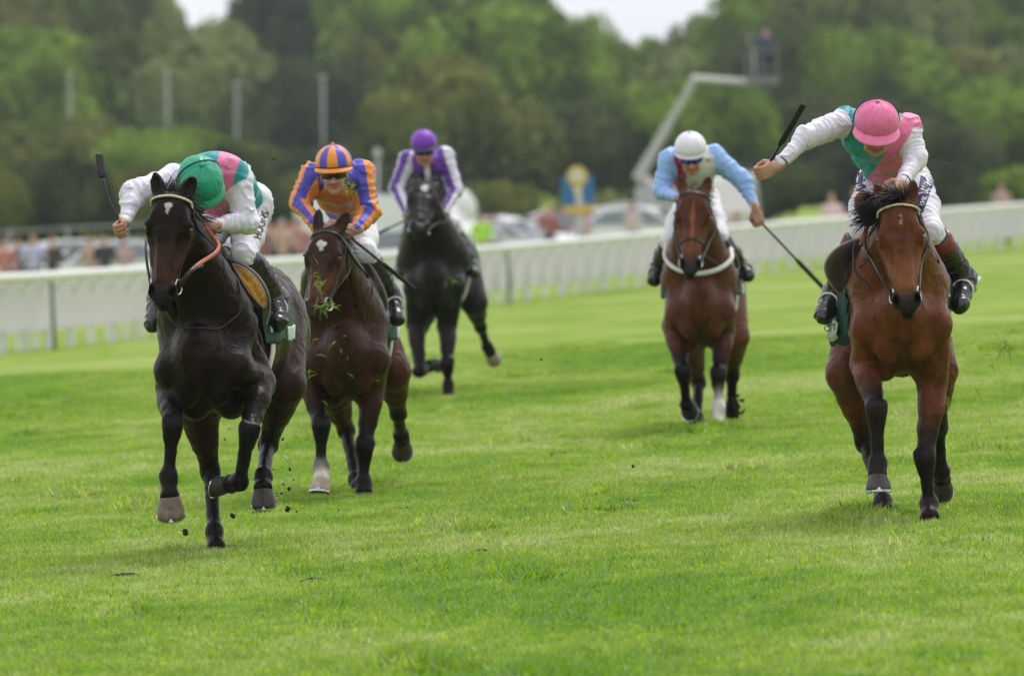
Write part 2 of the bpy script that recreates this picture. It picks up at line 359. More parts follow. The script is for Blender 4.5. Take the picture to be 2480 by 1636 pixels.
def build_horse(S):
    D = S['D']; q = lambda x, y, dy: P(x, y, D+dy)
    F_ = Field(); c0 = np.array(S['coat']); cd = np.array(S['dark']); cb_ = np.array(S.get('belly', S['coat']))
    A = q(*S['chest'], .30); B = q(*S['croup'], 1.5); ax = U(B-A); Z = np.array([0, 0, 1.]); lat = U(np.cross(ax, Z)); upv = np.cross(lat, ax)
    RB = np.array([lat, ax, upv]); C = lambda dy: A+(B-A)*((dy-.3)/1.2)
    ws = S.get('w', 1.0)
    st = [(.12, .165, .21, -.03), (.30, .215, .33, 0), (.50, .25, .40, .02), (.75, .295, .38, .02), (1.0, .305, .36, .03), (1.25, .275, .32, .06), (1.5, .25, .30, .08), (1.68, .19, .25, .05)]
    for i, (dy, hw, hh, oz) in enumerate(st):
        F_.ell(C(dy)+Z*oz, (hw*ws, .25, hh), RB, k=.10, col=c0 if dy < .6 else cb_)
    F_.cone(C(.42)+Z*.36, C(.75)+Z*.34, .085, .07, k=.1, ca=c0)            # withers ridge
    # neck: crest and gullet joined by a row of ellipsoids
    hd = S['head']; poll = q(*hd['poll']); muz = q(*hd['muzzle'])
    L = np.linalg.norm(muz-poll); hs_ = hd.get('s', L/.60); hw_ = hd.get('wide', 1.07); v = U(muz-poll)
    n = U(np.array([hd.get('yaw', 0), -1, hd.get('pit', 0)])); n = U(n-v*(n@v)); r = np.cross(v, n)*-1
    if r[0] < 0: r = -r
    HR = np.array([r, v, n])
    H = lambda a, b, c: poll+hs_*(r*a*hw_+v*b+n*c)
    base_hi = C(.42)+Z*.30; base_lo = C(.12)-Z*.06
    top_hi = H(0, -.01, -.06); top_lo = H(0, .14, -.20)
    N = 9
    for i in range(N+1):
        t = i/N; hi = base_hi+(top_hi-base_hi)*t+Z*.05*math.sin(math.pi*t); lo = base_lo+(top_lo-base_lo)*t-Z*.03*math.sin(math.pi*t)
        c = (hi+lo)/2; d = hi-lo; hh = np.linalg.norm(d)/2; dd = U(d); e = U(np.cross(lat, dd)); hw = (.19*(1-t)**1.2+.088)*hd.get('nw', 1)
        F_.ell(c, (hw, .10, hh*(1.04 if t < .8 else .95)), np.array([lat, e, dd]), k=.06, col=c0*(1-.25*t)+cd*.25*t)
    # shoulders, chest muscles
    for sd in (-1, 1):
        wp = C(.48)+lat*sd*.09+Z*.27; sp = C(.10)+lat*sd*.165*ws-Z*.10
        F_.cone(wp, sp, .085, .10, k=.06, ca=c0)
        F_.cone(C(.34)+lat*sd*.175*ws+Z*.05, C(.36)+lat*sd*.18*ws-Z*.14, .085, .075, k=.05, ca=c0)
        F_.ell(C(.06)+lat*sd*.085-Z*.16, (.080, .085, .15), RB, k=.022, col=c0)     # pectoral
        F_.ell(C(.30)+lat*sd*.10-Z*.30, (.085, .12, .10), RB, k=.05, col=c0*.7+cd*.3)
        # ribs / flank swelling and haunch
        F_.ell(C(1.5)+lat*sd*.12+Z*.03, (.15, .26, .27), RB, k=.07, col=cb_)
        F_.ell(C(1.30)+lat*sd*.155+Z*.22, (.07, .09, .07), RB, k=.07, col=cb_)
    # jugular groove
    hooves = []; SEG = []; LOW = []
    def backdir(a, b, toe=None):
        t = U(b-a); y = np.array([0, 1, 0.]); 
        if abs(t[1]) > .85: y = np.array([0, 0, 1.])
        return U(y-t*(y@t))
    for (nm, sd, hind, pts, hf) in S['legs']:
        pts = [G(p[1], D+p[2], p[3]) if p[0] == 'g' else q(*p) for p in pts]
        j0, j1, j2, j3 = pts
        sock = hf.get('sock'); c2 = cd if sock is None else np.array(sock)
        seg = np.linalg.norm(j1-j0), np.linalg.norm(j2-j1), np.linalg.norm(j3-j2)
        if not BG: print(S['name'], nm, 'seg', [round(float(x), 2) for x in seg], 'z', [round(float(p[2]), 2) for p in pts])
        lx = np.cross(U(j1-j0), backdir(j0, j1))
        if not hind:
            sp = C(.12)+lat*sd*.165*ws-Z*.12
            F_.cone(sp, j0, .098, .082, k=.05, ca=c0)
            F_.cone(C(.42)+lat*sd*.17*ws, j0+Z*.03+ax*.04, .09, .07, k=.05, ca=c0)
            bd = backdir(j0, j1); cm = c0*.35+cd*.65
            jm = j0+(j1-j0)*.6; F_.cone(j0, jm, .074, .053, k=.03, ca=c0, cb=cm); F_.cone(jm, j1, .053, .047, k=.03, ca=cm, cb=cd)
            m1 = j0+(j1-j0)*.28
            F_.ell(m1-bd*.022+lat*sd*.010, (.068, .066, .15), np.array([U(np.cross(bd, U(j1-j0))), bd, U(j1-j0)]), k=.025, col=c0)
            F_.ell(j0+(j1-j0)*.22+bd*.03-lat*sd*.015, (.045, .05, .13), np.array([U(np.cross(bd, U(j1-j0))), bd, U(j1-j0)]), k=.02, col=c0)
            t2 = U(j2-j1); b2 = backdir(j1, j2); l2 = np.cross(t2, b2)
            F_.ell(j1-t2*.012-b2*.006, (.056, .05, .060), np.array([l2, b2, t2]), k=.025, col=cd)
            F_.ell(j1-t2*.045+l2*.036, (.022, .026, .03), None, k=.02, col=cd); F_.ell(j1-t2*.045-l2*.036, (.022, .026, .03), None, k=.02, col=cd)
            F_.ell(j1+b2*.035, (.024, .024, .034), np.array([l2, b2, t2]), k=.02, col=cd)
            F_.ell(j1+t2*.050, (.045, .040, .045), np.array([l2, b2, t2]), k=.025, col=cd)
        else:
            hp = C(1.45)+lat*sd*.13+Z*.06; bt = C(1.66)+lat*sd*.12-Z*.02
            F_.cone(hp, j0, .165, .115, k=.07, ca=cb_)
            F_.cone(bt, j0+(j1-j0)*.30+backdir(j0, j1)*.05, .15, .085, k=.08, ca=cb_)
            bd = backdir(j0, j1); cm = c0*.45+cd*.55
            jm = j0+(j1-j0)*.55; F_.cone(j0, jm, .098, .066, k=.05, ca=cb_, cb=cm); F_.cone(jm, j1, .066, .048, k=.03, ca=cm, cb=cd)
            F_.ell(j0+(j1-j0)*.33, (.082, .088, .17), np.array([U(np.cross(bd, U(j1-j0))), bd, U(j1-j0)]), k=.03, col=cb_*.8+cd*.2)
            t2 = U(j2-j1); b2 = backdir(j1, j2); l2 = np.cross(t2, b2)
            ph = j1+b2*.055-t2*.05
            F_.cone(j0+(j1-j0)*.45+bd*.06, ph, .035, .024, k=.03, ca=cm, cb=cd)
            F_.ell(j1, (.050, .060, .075), np.array([l2, b2, t2]), k=.03, col=cd)
            F_.ell(ph, (.026, .03, .034), None, k=.03, col=cd)
            F_.ell(j1+l2*.03+t2*.02, (.02, .03, .035), None, k=.02, col=cd); F_.ell(j1-l2*.03+t2*.02, (.02, .03, .035), None, k=.02, col=cd)
        rc = .037 if hind else .0345
        F_.cone(j1+t2*.03, j2, rc*1.08, rc*.92, k=.02, ca=cd, cb=cd if not hf.get('highsock') else c2)
        F_.cone(j1+t2*.05+b2*.027, j2+b2*.022, .018, .018, k=.012, ca=cd, cb=cd)
        F_.ell(j2, (.0445, .046, .046), np.array([l2, b2, t2]), k=.02, col=cd if not hf.get('highsock') else c2)
        F_.ell(j2+b2*.026+l2*.015, (.022, .022, .026), None, k=.015, col=cd); F_.ell(j2+b2*.026-l2*.015, (.022, .022, .026), None, k=.015, col=cd)
        F_.cone(j2, j3, .038, .041, k=.04, ca=c2, cb=c2)
        F_.ell(j3, (.0455, .0455, .03), np.array([l2, U(np.cross(U(j3-j2), l2)), U(j3-j2)]), k=.03, col=c2)
        hooves.append((j3, hf)); SEG.append((j0, j1, hind)); LOW.append((j1, j2, j3, c2 if hf.get('highsock') else cd, c2, sock is not None))
    for sd in (-1, 1):
        F_.cone(C(-.06)+lat*sd*.070-Z*.31, C(-.03)+lat*sd*.175-Z*.10, .016, .012, k=.045, sub=True)
        F_.cone(base_lo+lat*sd*.085+Z*.02, top_lo+lat*sd*.078+(top_hi-top_lo)*.12, .004, .003, k=.04, sub=True)
        F_.cone(C(.30)+lat*sd*.255*ws+Z*.20, C(.42)+lat*sd*.262*ws-Z*.08, .014, .012, k=.05, sub=True)
    F_.cone(C(-.125)+Z*.02, C(-.075)-Z*.34, .022, .020, k=.055, sub=True)
    # ---- head
    hc = c0*(1-hd.get('dk', .3))+cd*hd.get('dk', .3); mz = np.array(S.get('muz', cd)); hk = np.array(hd.get('mid', hc))
    def he(a, b, c, rr, col, k=.02, sub=False, R=None):
        assert len(rr) == 3
        F_.ell(H(a, b, c), np.array(rr)*hs_, HR if R is None else R, k=k*hs_, col=col, sub=sub)
    def hcn(a, b, ra, rb, col, colb=None, k=.02): F_.cone(H(*a), H(*b), ra*hs_, rb*hs_, k=k*hs_, ca=col, cb=colb if colb is not None else col)
    he(0, .075, -.09, (.092, .11, .095), hc, .04)
    he(0, .13, -.055, (.094, .13, .050), hc, .03)
    he(0, .21, -.075, (.090, .11, .062), hc, .03)
    for s_ in (-1, 1):
        hcn((s_*.055, .07, -.035), (s_*.088, .150, -.038), .022, .02, hc, k=.03)
        he(s_*.100, .172, -.060, (.024, .042, .034), hc, .018)
        hcn((s_*.084, .132, -.038), (s_*.116, .163, -.044), .014, .013, hc, k=.010)
        hcn((s_*.114, .172, -.047), (s_*.100, .214, -.050), .009, .010, hc, k=.012)
        he(s_*.062, .18, -.155, (.040, .125, .105), hc, .04)
        hcn((s_*.098, .212, -.080), (s_*.062, .37, -.076), .016, .010, hk, k=.02)
        hcn((s_*.036, .20, -.040), (s_*.018, .455, -.033), .034, .017, hc, hk, k=.022)
        hcn((s_*.028, .30, -.085), (s_*.030, .46, -.080), .050, .034, hk, mz*.5+hk*.5, k=.03)
        # nostril wing
        he(s_*.042, .518, -.050, (.034, .046, .036), mz, .014)
        he(s_*.052, .500, -.040, (.016, .030, .018), mz, .012)
        he(s_*.050, .522, -.018, (.0195, .033, .040), mz, .006, sub=True, R=np.array([U(r*.9+v*s_*.35), U(v*.9-r*s_*.35), n]))
        # mandible
        hcn((s_*.045, .26, -.185), (s_*.022, .50, -.135), .035, .022, hc, mz, k=.03)
        he(s_*.084, .315, -.028, (.032, .095, .030), hc, .03, sub=True)
        # eye socket
        he(s_*.120, .180, -.050, (.018, .022, .018), hc, .006, sub=True)
    he(0, .44, -.085, (.052, .09, .050), mz*.45+hk*.55, .03)
    he(0, .535, -.060, (.042, .050, .040), mz, .025)
    he(0, .572, -.062, (.043, .030, .034), mz, .02)
    he(0, .585, -.108, (.034, .030, .028), mz, .015)
    he(0, .598, -.078, (.05, .006, .03), mz, .006, sub=True)
    # ears
    for s_, ear in zip((-1, 1), hd.get('ears', ((-.010, -.185), (.010, -.185)))):
        base = H(s_*.060, .012, -.055); tip = H(s_*.060+ear[0]*1, ear[1], -.055+hd.get('earn', 0)); t = U(tip-base); le = np.linalg.norm(tip-base)
        fn = U(n+r*s_*.35); fn = U(fn-t*(fn@t)); sn = np.cross(t, fn); RE = np.array([sn, t, fn])
        F_.ell(base+t*le*.45, (.040*hs_, le*.56, .026*hs_), RE, k=.02, col=hc)
        F_.cone(base+t*le*.55, tip, .022*hs_, .004, k=.02, ca=hc, cb=cd)
        F_.ell(base+t*le*.50+fn*.024*hs_, (.029*hs_, le*.44, .026*hs_), RE, k=.006, sub=True)
        F_.ell(base-t*.005, (.035*hs_, .035*hs_, .03*hs_), RE, k=.03, col=hc)
    V, Q = F_.build(S['h'], 2)
    col = F_.shade(V, c0)
    nl = noise3(V*22, 31)*.5+noise3(V*50, 32)*.5-.5
    for (a_, b_, hind) in SEG:
        ba = b_-a_; t = ((V-a_)@ba)/(ba@ba); e_ = np.linalg.norm(V-(a_+np.clip(t, 0, 1)[:, None]*ba), axis=1)
        m = (e_ < (.13 if hind else .115)) & (t > .0) & (t < 1.12); x = np.clip((t[m]+nl[m]*.25-(.45 if hind else .30))/.50, 0, 1); x = x*x*(3-2*x)
        top_ = (cb_*.8+c0*.2) if hind else c0
        col[m] = top_*(1-x[:, None])+cd*x[:, None]
    # nostril shade painted into the coat colour, then markings and a painted highlight
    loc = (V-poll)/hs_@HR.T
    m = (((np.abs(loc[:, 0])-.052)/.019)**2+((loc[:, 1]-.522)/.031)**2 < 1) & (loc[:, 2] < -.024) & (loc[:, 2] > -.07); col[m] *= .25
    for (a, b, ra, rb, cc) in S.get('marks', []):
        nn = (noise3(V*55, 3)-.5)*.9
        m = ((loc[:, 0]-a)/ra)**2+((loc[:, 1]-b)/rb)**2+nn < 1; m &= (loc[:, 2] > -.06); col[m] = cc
    # dapples of the coat itself: slight patchiness
    nz = noise3(V*7, 5)*.5+noise3(V*17, 6)*.5
    col *= (.82+.36*nz)[:, None]
    # ear hollows keep the coat colour, nostril shade is painted above; veins and sinews as relief
    N_ = vnormals(V, Q)
    hz_ = np.clip((V[:, 2]-.0)/1.0, 0, 1)
    w_ = noise3(V*np.array([16, 8, 16])+3*noise3(V*6, 9)[:, None], 8); rid = 1-np.abs(2*w_-1)
    V = V+N_*((rid**6)*.0035+(noise3(V*12, 4)-.5)*.005)[:, None]
    org = C(.6).copy(); org[2] = gz(org[1])
    root = empty('racehorse', tuple(org), S['label'], 'horse', 'racehorses galloping on the turf')
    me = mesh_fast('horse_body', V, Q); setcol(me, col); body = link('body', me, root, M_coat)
    wm = mesh_fast('tmp', V, Q); bvh = BVHTree.FromPolygons([Vector(p) for p in V.tolist()], Q.tolist()); bpy.data.meshes.remove(wm)
    # hooves
    for (c, hf) in hooves:
        a_, f_ = np.array(hf.get('ax', (0, 0, -1.)), float), np.array(hf.get('fw', (0, -1, 0.)), float)
        hv, hfc, sv, sf = hoof_mesh(c, a_, f_, hf.get('s', 1.0))
        ho = link('hoof', mesh_from('hoof', hv, hfc), root, hf.get('mat', M_hoof_d)); 
        link('horseshoe', mesh_from('horseshoe', sv, sf), ho, M_steel, smooth=False, off=root.location)
    # eyes
    for s_ in (-1, 1):
        bm = bmesh.new(); bmesh.ops.create_icosphere(bm, subdivisions=3, radius=.0215*hs_); m = bpy.data.meshes.new('eye'); bm.to_mesh(m); bm.free()
        m.transform(Matrix.Translation(Vector(H(s_*.101, .180, -.054)))); link('eye', m, root, M_eye)
    # ---- hair
    def strands(name, roots, dirs, length, nst, rad, colr, seed, droop=.5, spread=.35, curl=.03):
        g = np.random.default_rng(seed); parts = []; cols = []
        for i in range(nst):
            t = g.random(); k = t*(len(roots)-1); a = int(min(k, len(roots)-2)); f = k-a
            p = roots[a]*(1-f)+roots[a+1]*f; d = U(dirs[a]*(1-f)+dirs[a+1]*f+g.normal(0, spread, 3)); ln = length*(.5+.7*g.random())
            p = p+g.normal(0, .006, 3); pts = [p]; ph = g.normal(0, 1, 3)
            for s__ in range(6):
                d = U(d+np.array([0, 0, -droop/6])*1.0+ph*curl*math.sin(s__*1.1)); p = p+d*ln/6; pts.append(p)
            rr = [rad*x for x in (1, 1.1, 1.05, .95, .8, .55, .15)]
            parts.append(tube(pts, rr, 3, cap=False)); sh = .6+.9*g.random(); cols += [np.array(colr)*sh]*len(parts[-1][0])
        vv, ff = merge(parts); m = mesh_from(name, vv, ff); setcol(m, np.array(cols)); return link(name, m, root, M_hair)
    hcol = S.get('hair', (.012, .010, .010))
    crest = [base_hi+(top_hi-base_hi)*t+Z*(.05*math.sin(math.pi*t)+.02*0)+upv*.03 for t in (0, .25, .5, .75, .95)]
    md = np.array(S.get('mane_dir', (.8, .4, .1)), float)
    strands('mane', crest, [U(md)]*5, .15, 260, .0040, hcol, 11, droop=.8)
    fd = np.array(S.get('forelock_dir', (.2, .3, 1.)), float)
    strands('forelock', [H(-.045, .0, -.06), H(.045, .0, -.06)], [U(fd-np.array([.15, 0, 0])), U(fd+np.array([.15, 0, 0]))], S.get('forelock_len', .14), S.get('forelock_n', 170), .0030, hcol, 12, droop=S.get('forelock_droop', .9), spread=.3, curl=.10)
    if S.get('side_tuft'):
        strands('mane', [H(-.085, -.06, -.10), H(-.10, .05, -.16)], [U(np.array([-.8, -.1, .75])), U(np.array([-1, -.2, .2]))], .15, 230, .0034, hcol, 14, droop=.9, spread=.28, curl=.12)
    dock = C(1.80)+Z*.16
    tl = spline([C(1.72)+Z*.22, dock+ax*.06, dock+ax*.2-Z*.14+lat*S.get('tail', .05), dock+ax*.34-Z*.42+lat*S.get('tail', .05)*2], 4)
    strands('tail', [np.array(p) for p in tl[:9]], [U(ax*.8-Z*.6)]*9, .5, 200, .005, hcol, 13, droop=.8, spread=.12)
    # ---- tack
    def hsurf(vv, ang, off=.004, cz=-.10):
        d = r*math.sin(ang)+n*math.cos(ang); c = H(0, vv, cz); o = c+d*.5
        hit = bvh.ray_cast(Vector(o), Vector(-d), 1.0)
        return (np.array(hit[0])+d*off) if hit[0] is not None else c+d*.1
    rd = math.radians
    parts = []
    ring = lambda v0, dv, a0, a1, m=26: [hsurf(v0+dv*math.sin(abs(rd(a0+(a1-a0)*i/m))) if False else v0+dv*(1-math.cos(rd(a0+(a1-a0)*i/m))), rd(a0+(a1-a0)*i/m), .005) for i in range(m+1)]
    bb = ring(.008, .045, -86, 86)
    for sg in (-1, 1):
        cp = [hsurf(vv, rd(sg*an), .006) for vv, an in ((.04, 100), (.09, 97), (.16, 100), (.25, 94), (.33, 84), (.40, 78), (.455, 76))]
        parts.append(tube(spline(cp, 3), .009, 6, flat=[U(p-H(0, .25, -.1)) for p in spline(cp, 3)]))
        tl_ = [hsurf(vv, rd(sg*an), .006) for vv, an in ((.05, 100), (.14, 125), (.22, 150), (.25, 178))]
        parts.append(tube(spline(tl_, 3), .006, 6, flat=[U(p-H(0, .2, -.1)) for p in spline(tl_, 3)]))
    if S.get('noseband'):
        nb = ring(.345, .02, -178, 178, 40); parts.append(tube(nb, .011, 6, flat=[U(p-H(0, .35, -.1)) for p in nb]))
    hp_ = ring(.02, .03, 90, 270, 16); parts.append(tube(hp_, .010, 6))
    vv, ff = merge(parts); bri = link('bridle', mesh_from('bridle', vv, ff), root, M_leather)
    vv, ff = tube(bb, .0095, 6, flat=[U(p-H(0, .02, -.1)) for p in bb]); bbo = link('browband', mesh_from('browband', vv, ff), bri, M_leather, off=root.location)
    if S.get('beads'):
        pts = spline(bb, 2)[2:-2]; parts = []
        for i, p in enumerate(pts):
            bm = bmesh.new(); bmesh.ops.create_icosphere(bm, subdivisions=1, radius=.0075*hs_)
            o = U(p-H(0, .02, -.1)); vs_ = [np.array(x.co)+p+o*.006 for x in bm.verts]; fs_ = [tuple(y.index for y in x.verts) for x in bm.faces]; bm.free(); parts.append((vs_, fs_))
        vv, ff = merge(parts); m = mesh_from('browband_beads', vv, ff)
        cs = np.array([(S['beads'][0] if (i//12) % 3 else S['beads'][1]) for i in range(len(vv))]); setcol(m, cs); o = link('browband_beads', m, bri, M_helmet, off=root.location)
    bits = {}
    for sg in (-1, 1):
        c = hsurf(.478, rd(sg*84), .012); bits[sg] = c; e1 = v; e2 = n; k = 22
        pts = [c+hs_*.040*(e1*math.cos(2*math.pi*i/k)+U(n-r*sg*.25)*math.sin(2*math.pi*i/k)) for i in range(k+1)]
        vv, ff = tube(pts, .0048, 6, cap=False); link('bit_ring', mesh_from('bit_ring', vv, ff), bri, M_steel, off=root.location)
    for (pts, rad, mt, nm) in S.get('straps', []):
        pp = []
        for p in pts:
            if p[0] == 'bit': pp.append(bits[p[1]])
            else: pp.append(q(*p))
        pp = spline(pp, 6); p2 = []
        for p in pp:
            lo_, nn_, _, ds_ = bvh.find_nearest(Vector(p)); e_ = float((Vector(p)-lo_).dot(nn_)); mn = rad*.9+.004
            p2.append(np.array(lo_)+np.array(nn_)*mn if (e_ < mn and ds_ < .12) else p)
        for _ in range(3): p2 = [p2[0]]+[(p2[i-1]+2*p2[i]+p2[i+1])/4 for i in range(1, len(p2)-1)]+[p2[-1]]
        pp = p2; vv, ff = tube(pp, rad, 6, flat=[np.array([.3*lat[0], -1, .2])]*len(pp) if rad > .008 else None); link(nm, mesh_from(nm, vv, ff), root, mt)
    # torso surface lookup
    def tsurf(dy, ang, off):
        c = C(dy)+Z*.05; d = lat*math.sin(ang)+upv*math.cos(ang); o = c+d*.75
        hit = bvh.ray_cast(Vector(o), Vector(-d), .75)
        # skip hits on the neck or legs that stand far out
        R_ = np.linalg.norm(np.array(hit[0])-c) if hit[0] is not None else .35
        mx = math.hypot(.36*math.sin(ang), .43*math.cos(ang))+.03
        return c+d*(min(R_, mx)+off)
    def patch(name, dys, angs, off, mat, parent, thick=.006, fl=None):
        g = []
        for a in angs:
            for dy in dys:
                o = off+(fl(dy, a) if fl else 0); g.append(tsurf(dy, a, o))
        na, nd = len(angs), len(dys); fcs = []
        v2 = [tsurf(dy, a, off+(fl(dy, a) if fl else 0)-thick) for a in angs for dy in dys]
        o = na*nd
        for i in range(na-1):
            for j in range(nd-1):
                a_, b_, c_, d_ = i*nd+j, i*nd+j+1, (i+1)*nd+j+1, (i+1)*nd+j; fcs.append((a_, b_, c_, d_)); fcs.append((d_+o, c_+o, b_+o, a_+o))
        bd_ = [j for j in range(nd)]+[i*nd+nd-1 for i in range(1, na)]+[(na-1)*nd+j for j in range(nd-2, -1, -1)]+[i*nd for i in range(na-2, 0, -1)]
        for i in range(len(bd_)): a_, b_ = bd_[i], bd_[(i+1) % len(bd_)]; fcs.append((b_, a_, a_+o, b_+o))
        m = mesh_from(name, g+v2, fcs); bm = bmesh.new(); bm.from_mesh(m); bmesh.ops.recalc_face_normals(bm, faces=bm.faces); bm.to_mesh(m); bm.free()
        return link(name, m, parent, mat, off=root.location)
    lin = lambda a, b, m: [a+(b-a)*i/(m-1) for i in range(m)]
    rip = lambda dy, a: .022*abs(math.sin(a))**2*(math.sin(dy*26+a*2)+.9)*.5+.004*math.sin(dy*60+a*9)
    sc_ = patch('saddle_cloth', lin(.50, 1.06, 26), lin(rd(-104), rd(104), 60), .016, M_green_cloth, root, fl=rip)
    for sg in (-1, 1):
        a0, a1 = (rd(90), rd(103.5)) if sg > 0 else (rd(-103.5), rd(-90))
        patch('cloth_panel', lin(.86, 1.059, 16), lin(a0, a1, 8), .0225, M_pale_cloth, sc_, fl=rip, thick=.004)
        if S.get('digit'):
            z0 = rd(38)*sg; 
            patch('number_stroke', lin(.84, 1.00, 8), lin(*(sorted((rd(36)*sg, rd(41)*sg))), 6), .0225, M_wprint, sc_, fl=rip, thick=.003)
            patch('number_stroke', lin(.965, 1.00, 6), lin(*(sorted((rd(41.2)*sg, rd(56)*sg))), 8), .0225, M_wprint, sc_, fl=rip, thick=.003)
    # white edging, girth, saddle
    gr = [tsurf(.64, 2*math.pi*i/48, .012 if abs(i-24) < 19 else .03) for i in range(49)]
    gn = [U(p-C(.64)) for p in gr]
    vv, ff = tube(gr, .045, 8, cap=False, flat=gn)
    # thin the strap: squash towards the body was set by flat
    link('girth', mesh_from('girth', vv, ff), root, M_white)
    sf_ = Field(); top = lambda dy: tsurf(dy, 0, .0)
    sf_.cone(top(.50)+Z*.05, top(.80)+Z*.02, .055, .05, k=.05); sf_.cone(top(.80)+Z*.02, top(1.0)+Z*.06, .06, .04, k=.05)
    for sg in (-1, 1): sf_.cone(tsurf(.52, rd(sg*30), .03), tsurf(.9, rd(sg*30), .03), .035, .035, k=.05)
    vv, qq = sf_.build(.014, 1); sad = link('saddle', mesh_fast('saddle', vv, qq), root, M_leather)
    for (nm, pts, mt) in S.get('panels', []):
        W_ = [q(*p) for p in pts]; k = len(W_); cen = sum(W_)/k; W2 = spline(W_+[W_[0]], 5)[:-1]; k = len(W2)
        nrm = U(sum(np.cross(W2[i]-cen, W2[(i+1) % k]-cen) for i in range(k)))
        if nrm[1] > 0: nrm = -nrm
        bulge = .02; V2 = []; th = .012
        for lv, sc in enumerate((1, .97, .75, .4)):
            for p in W2: V2.append(cen+(p-cen)*sc+nrm*(bulge*(1-sc**2)+(.0 if lv == 0 else th*.5)))
        V2.append(cen+nrm*(bulge+th*.5)); fcs = []
        for lv in range(3):
            for i in range(k): fcs.append((lv*k+i, lv*k+(i+1) % k, (lv+1)*k+(i+1) % k, (lv+1)*k+i))
        for i in range(k): fcs.append((3*k+i, 3*k+(i+1) % k, 4*k))
        o = len(V2); V2 += [p-nrm*th for p in W2]+[cen+nrm*(bulge-th*.5)]
        for i in range(k): fcs.append((o+(i+1) % k, o+i, o+k)); fcs.append((i, o+i, o+(i+1) % k, (i+1) % k))
        m = mesh_from(nm, V2, fcs); bm = bmesh.new(); bm.from_mesh(m); bmesh.ops.recalc_face_normals(bm, faces=bm.faces); bm.to_mesh(m); bm.free()
        po = link(nm, m, sad, mt, off=root.location)
        if 'flap' in nm:
            lp = [cen+(p-cen)*1.0 for p in W2+[W2[0]]]; vv, ff = tube(lp, .0075, 6, cap=False); link('flap_binding', mesh_from('flap_binding', vv, ff), sad, M_pink_edge, off=root.location)
    return dict(root=root, bvh=bvh, C=C, q=q, lat=lat, ax=ax, bits=bits, tsurf=tsurf, D=D)
# ================================================================== JOCKEYS
SKIN = (.50, .27, .20); SKIN_D = (.42, .19, .14)
def hand(F_, wr, d, g, pn, s=1.0, grip=True, side=1):
    """fist: wr wrist, d forearm-to-knuckle direction, g axis of the gripped thing (towards the thumb), pn back-of-hand normal"""
    d = U(d); g = U(g-d*(np.asarray(g)@d)); pn = U(pn-d*(pn@d)-g*(pn@g)); R = np.array([g, d, pn])
    X = lambda a, b, c: wr+s*(g*a+d*b+pn*c)
    F_.cone(wr-d*.03, X(0, .02, 0), .026, .027, k=.02, ca=SKIN)
    F_.ell(X(0, .052, 0), (.041*s, .046*s, .017*s), R, k=.015, col=SKIN)
    for i, (a, r, l) in enumerate(((.031, .0098, .95), (.0105, .0102, 1.05), (-.010, .0098, 1.0), (-.029, .0086, .82))):
        k0 = X(a*.92, .086, .004); k1 = X(a*1.02, .086+.030*l, -.016); k2 = X(a*1.02, .086+.016*l, -.044); k3 = X(a, .066, -.043)
        F_.cone(X(a*.85, .05, .004), k0, r*s, r*1.12*s, k=.008, ca=SKIN); F_.cone(k0, k1, r*1.1*s, r*s, k=.005, ca=SKIN, cb=SKIN_D)
        F_.cone(k1, k2, r*s, r*.95*s, k=.004, ca=SKIN_D, cb=SKIN); F_.cone(k2, k3, r*.95*s, r*.85*s, k=.004, ca=SKIN)
    t0 = X(.026, .022, -.010); t1 = X(.046, .052, -.026); t2 = X(.036, .078, -.048); t3 = X(.014, .090, -.058)
    F_.cone(t0, t1, .0145*s, .0125*s, k=.01, ca=SKIN); F_.cone(t1, t2, .0125*s, .011*s, k=.005, ca=SKIN); F_.cone(t2, t3, .011*s, .009*s, k=.005, ca=SKIN)
    return X(0, .062, -.030)
def facet(V, Q, F_, amp, seed, f1=30, f2=9, prot=None):
    """folds of loose cloth: ridges that run across each limb"""
    bi, bt = F_.nearest(V); N = vnormals(V, Q); ax = np.zeros_like(V)
    for i, p in enumerate(F_.p):
        if p['t'] == 'c':
            m = bi == i; ax[m] = U(p['b']-p['a'])
    al = (V*ax).sum(1); wv = noise3(V*7, seed)*2.2+noise3(V*15, seed+1)*.8
    x = noise3(np.stack([al*f1+wv*1.6, wv*1.2+V[:, 0]*f2, V[:, 2]*f2], 1), seed+2)
    rid = (1-np.abs(2*x-1))**4
    a = amp*.95*(.2+1.3*noise3(V*5, seed+4))
    return V+N*((rid-.25)*a+(noise3(V*10, seed+3)-.5)*amp*1.2)[:, None], bi, bt
def ringsect(F_, i, V):
    p = F_.p[i]; t = U(p['b']-p['a']); e1 = U(np.array([0, -1., 0])-t*(-t[1])); e2 = np.cross(t, e1); d = V-p['a']
    return np.arctan2(d@e2, d@e1)
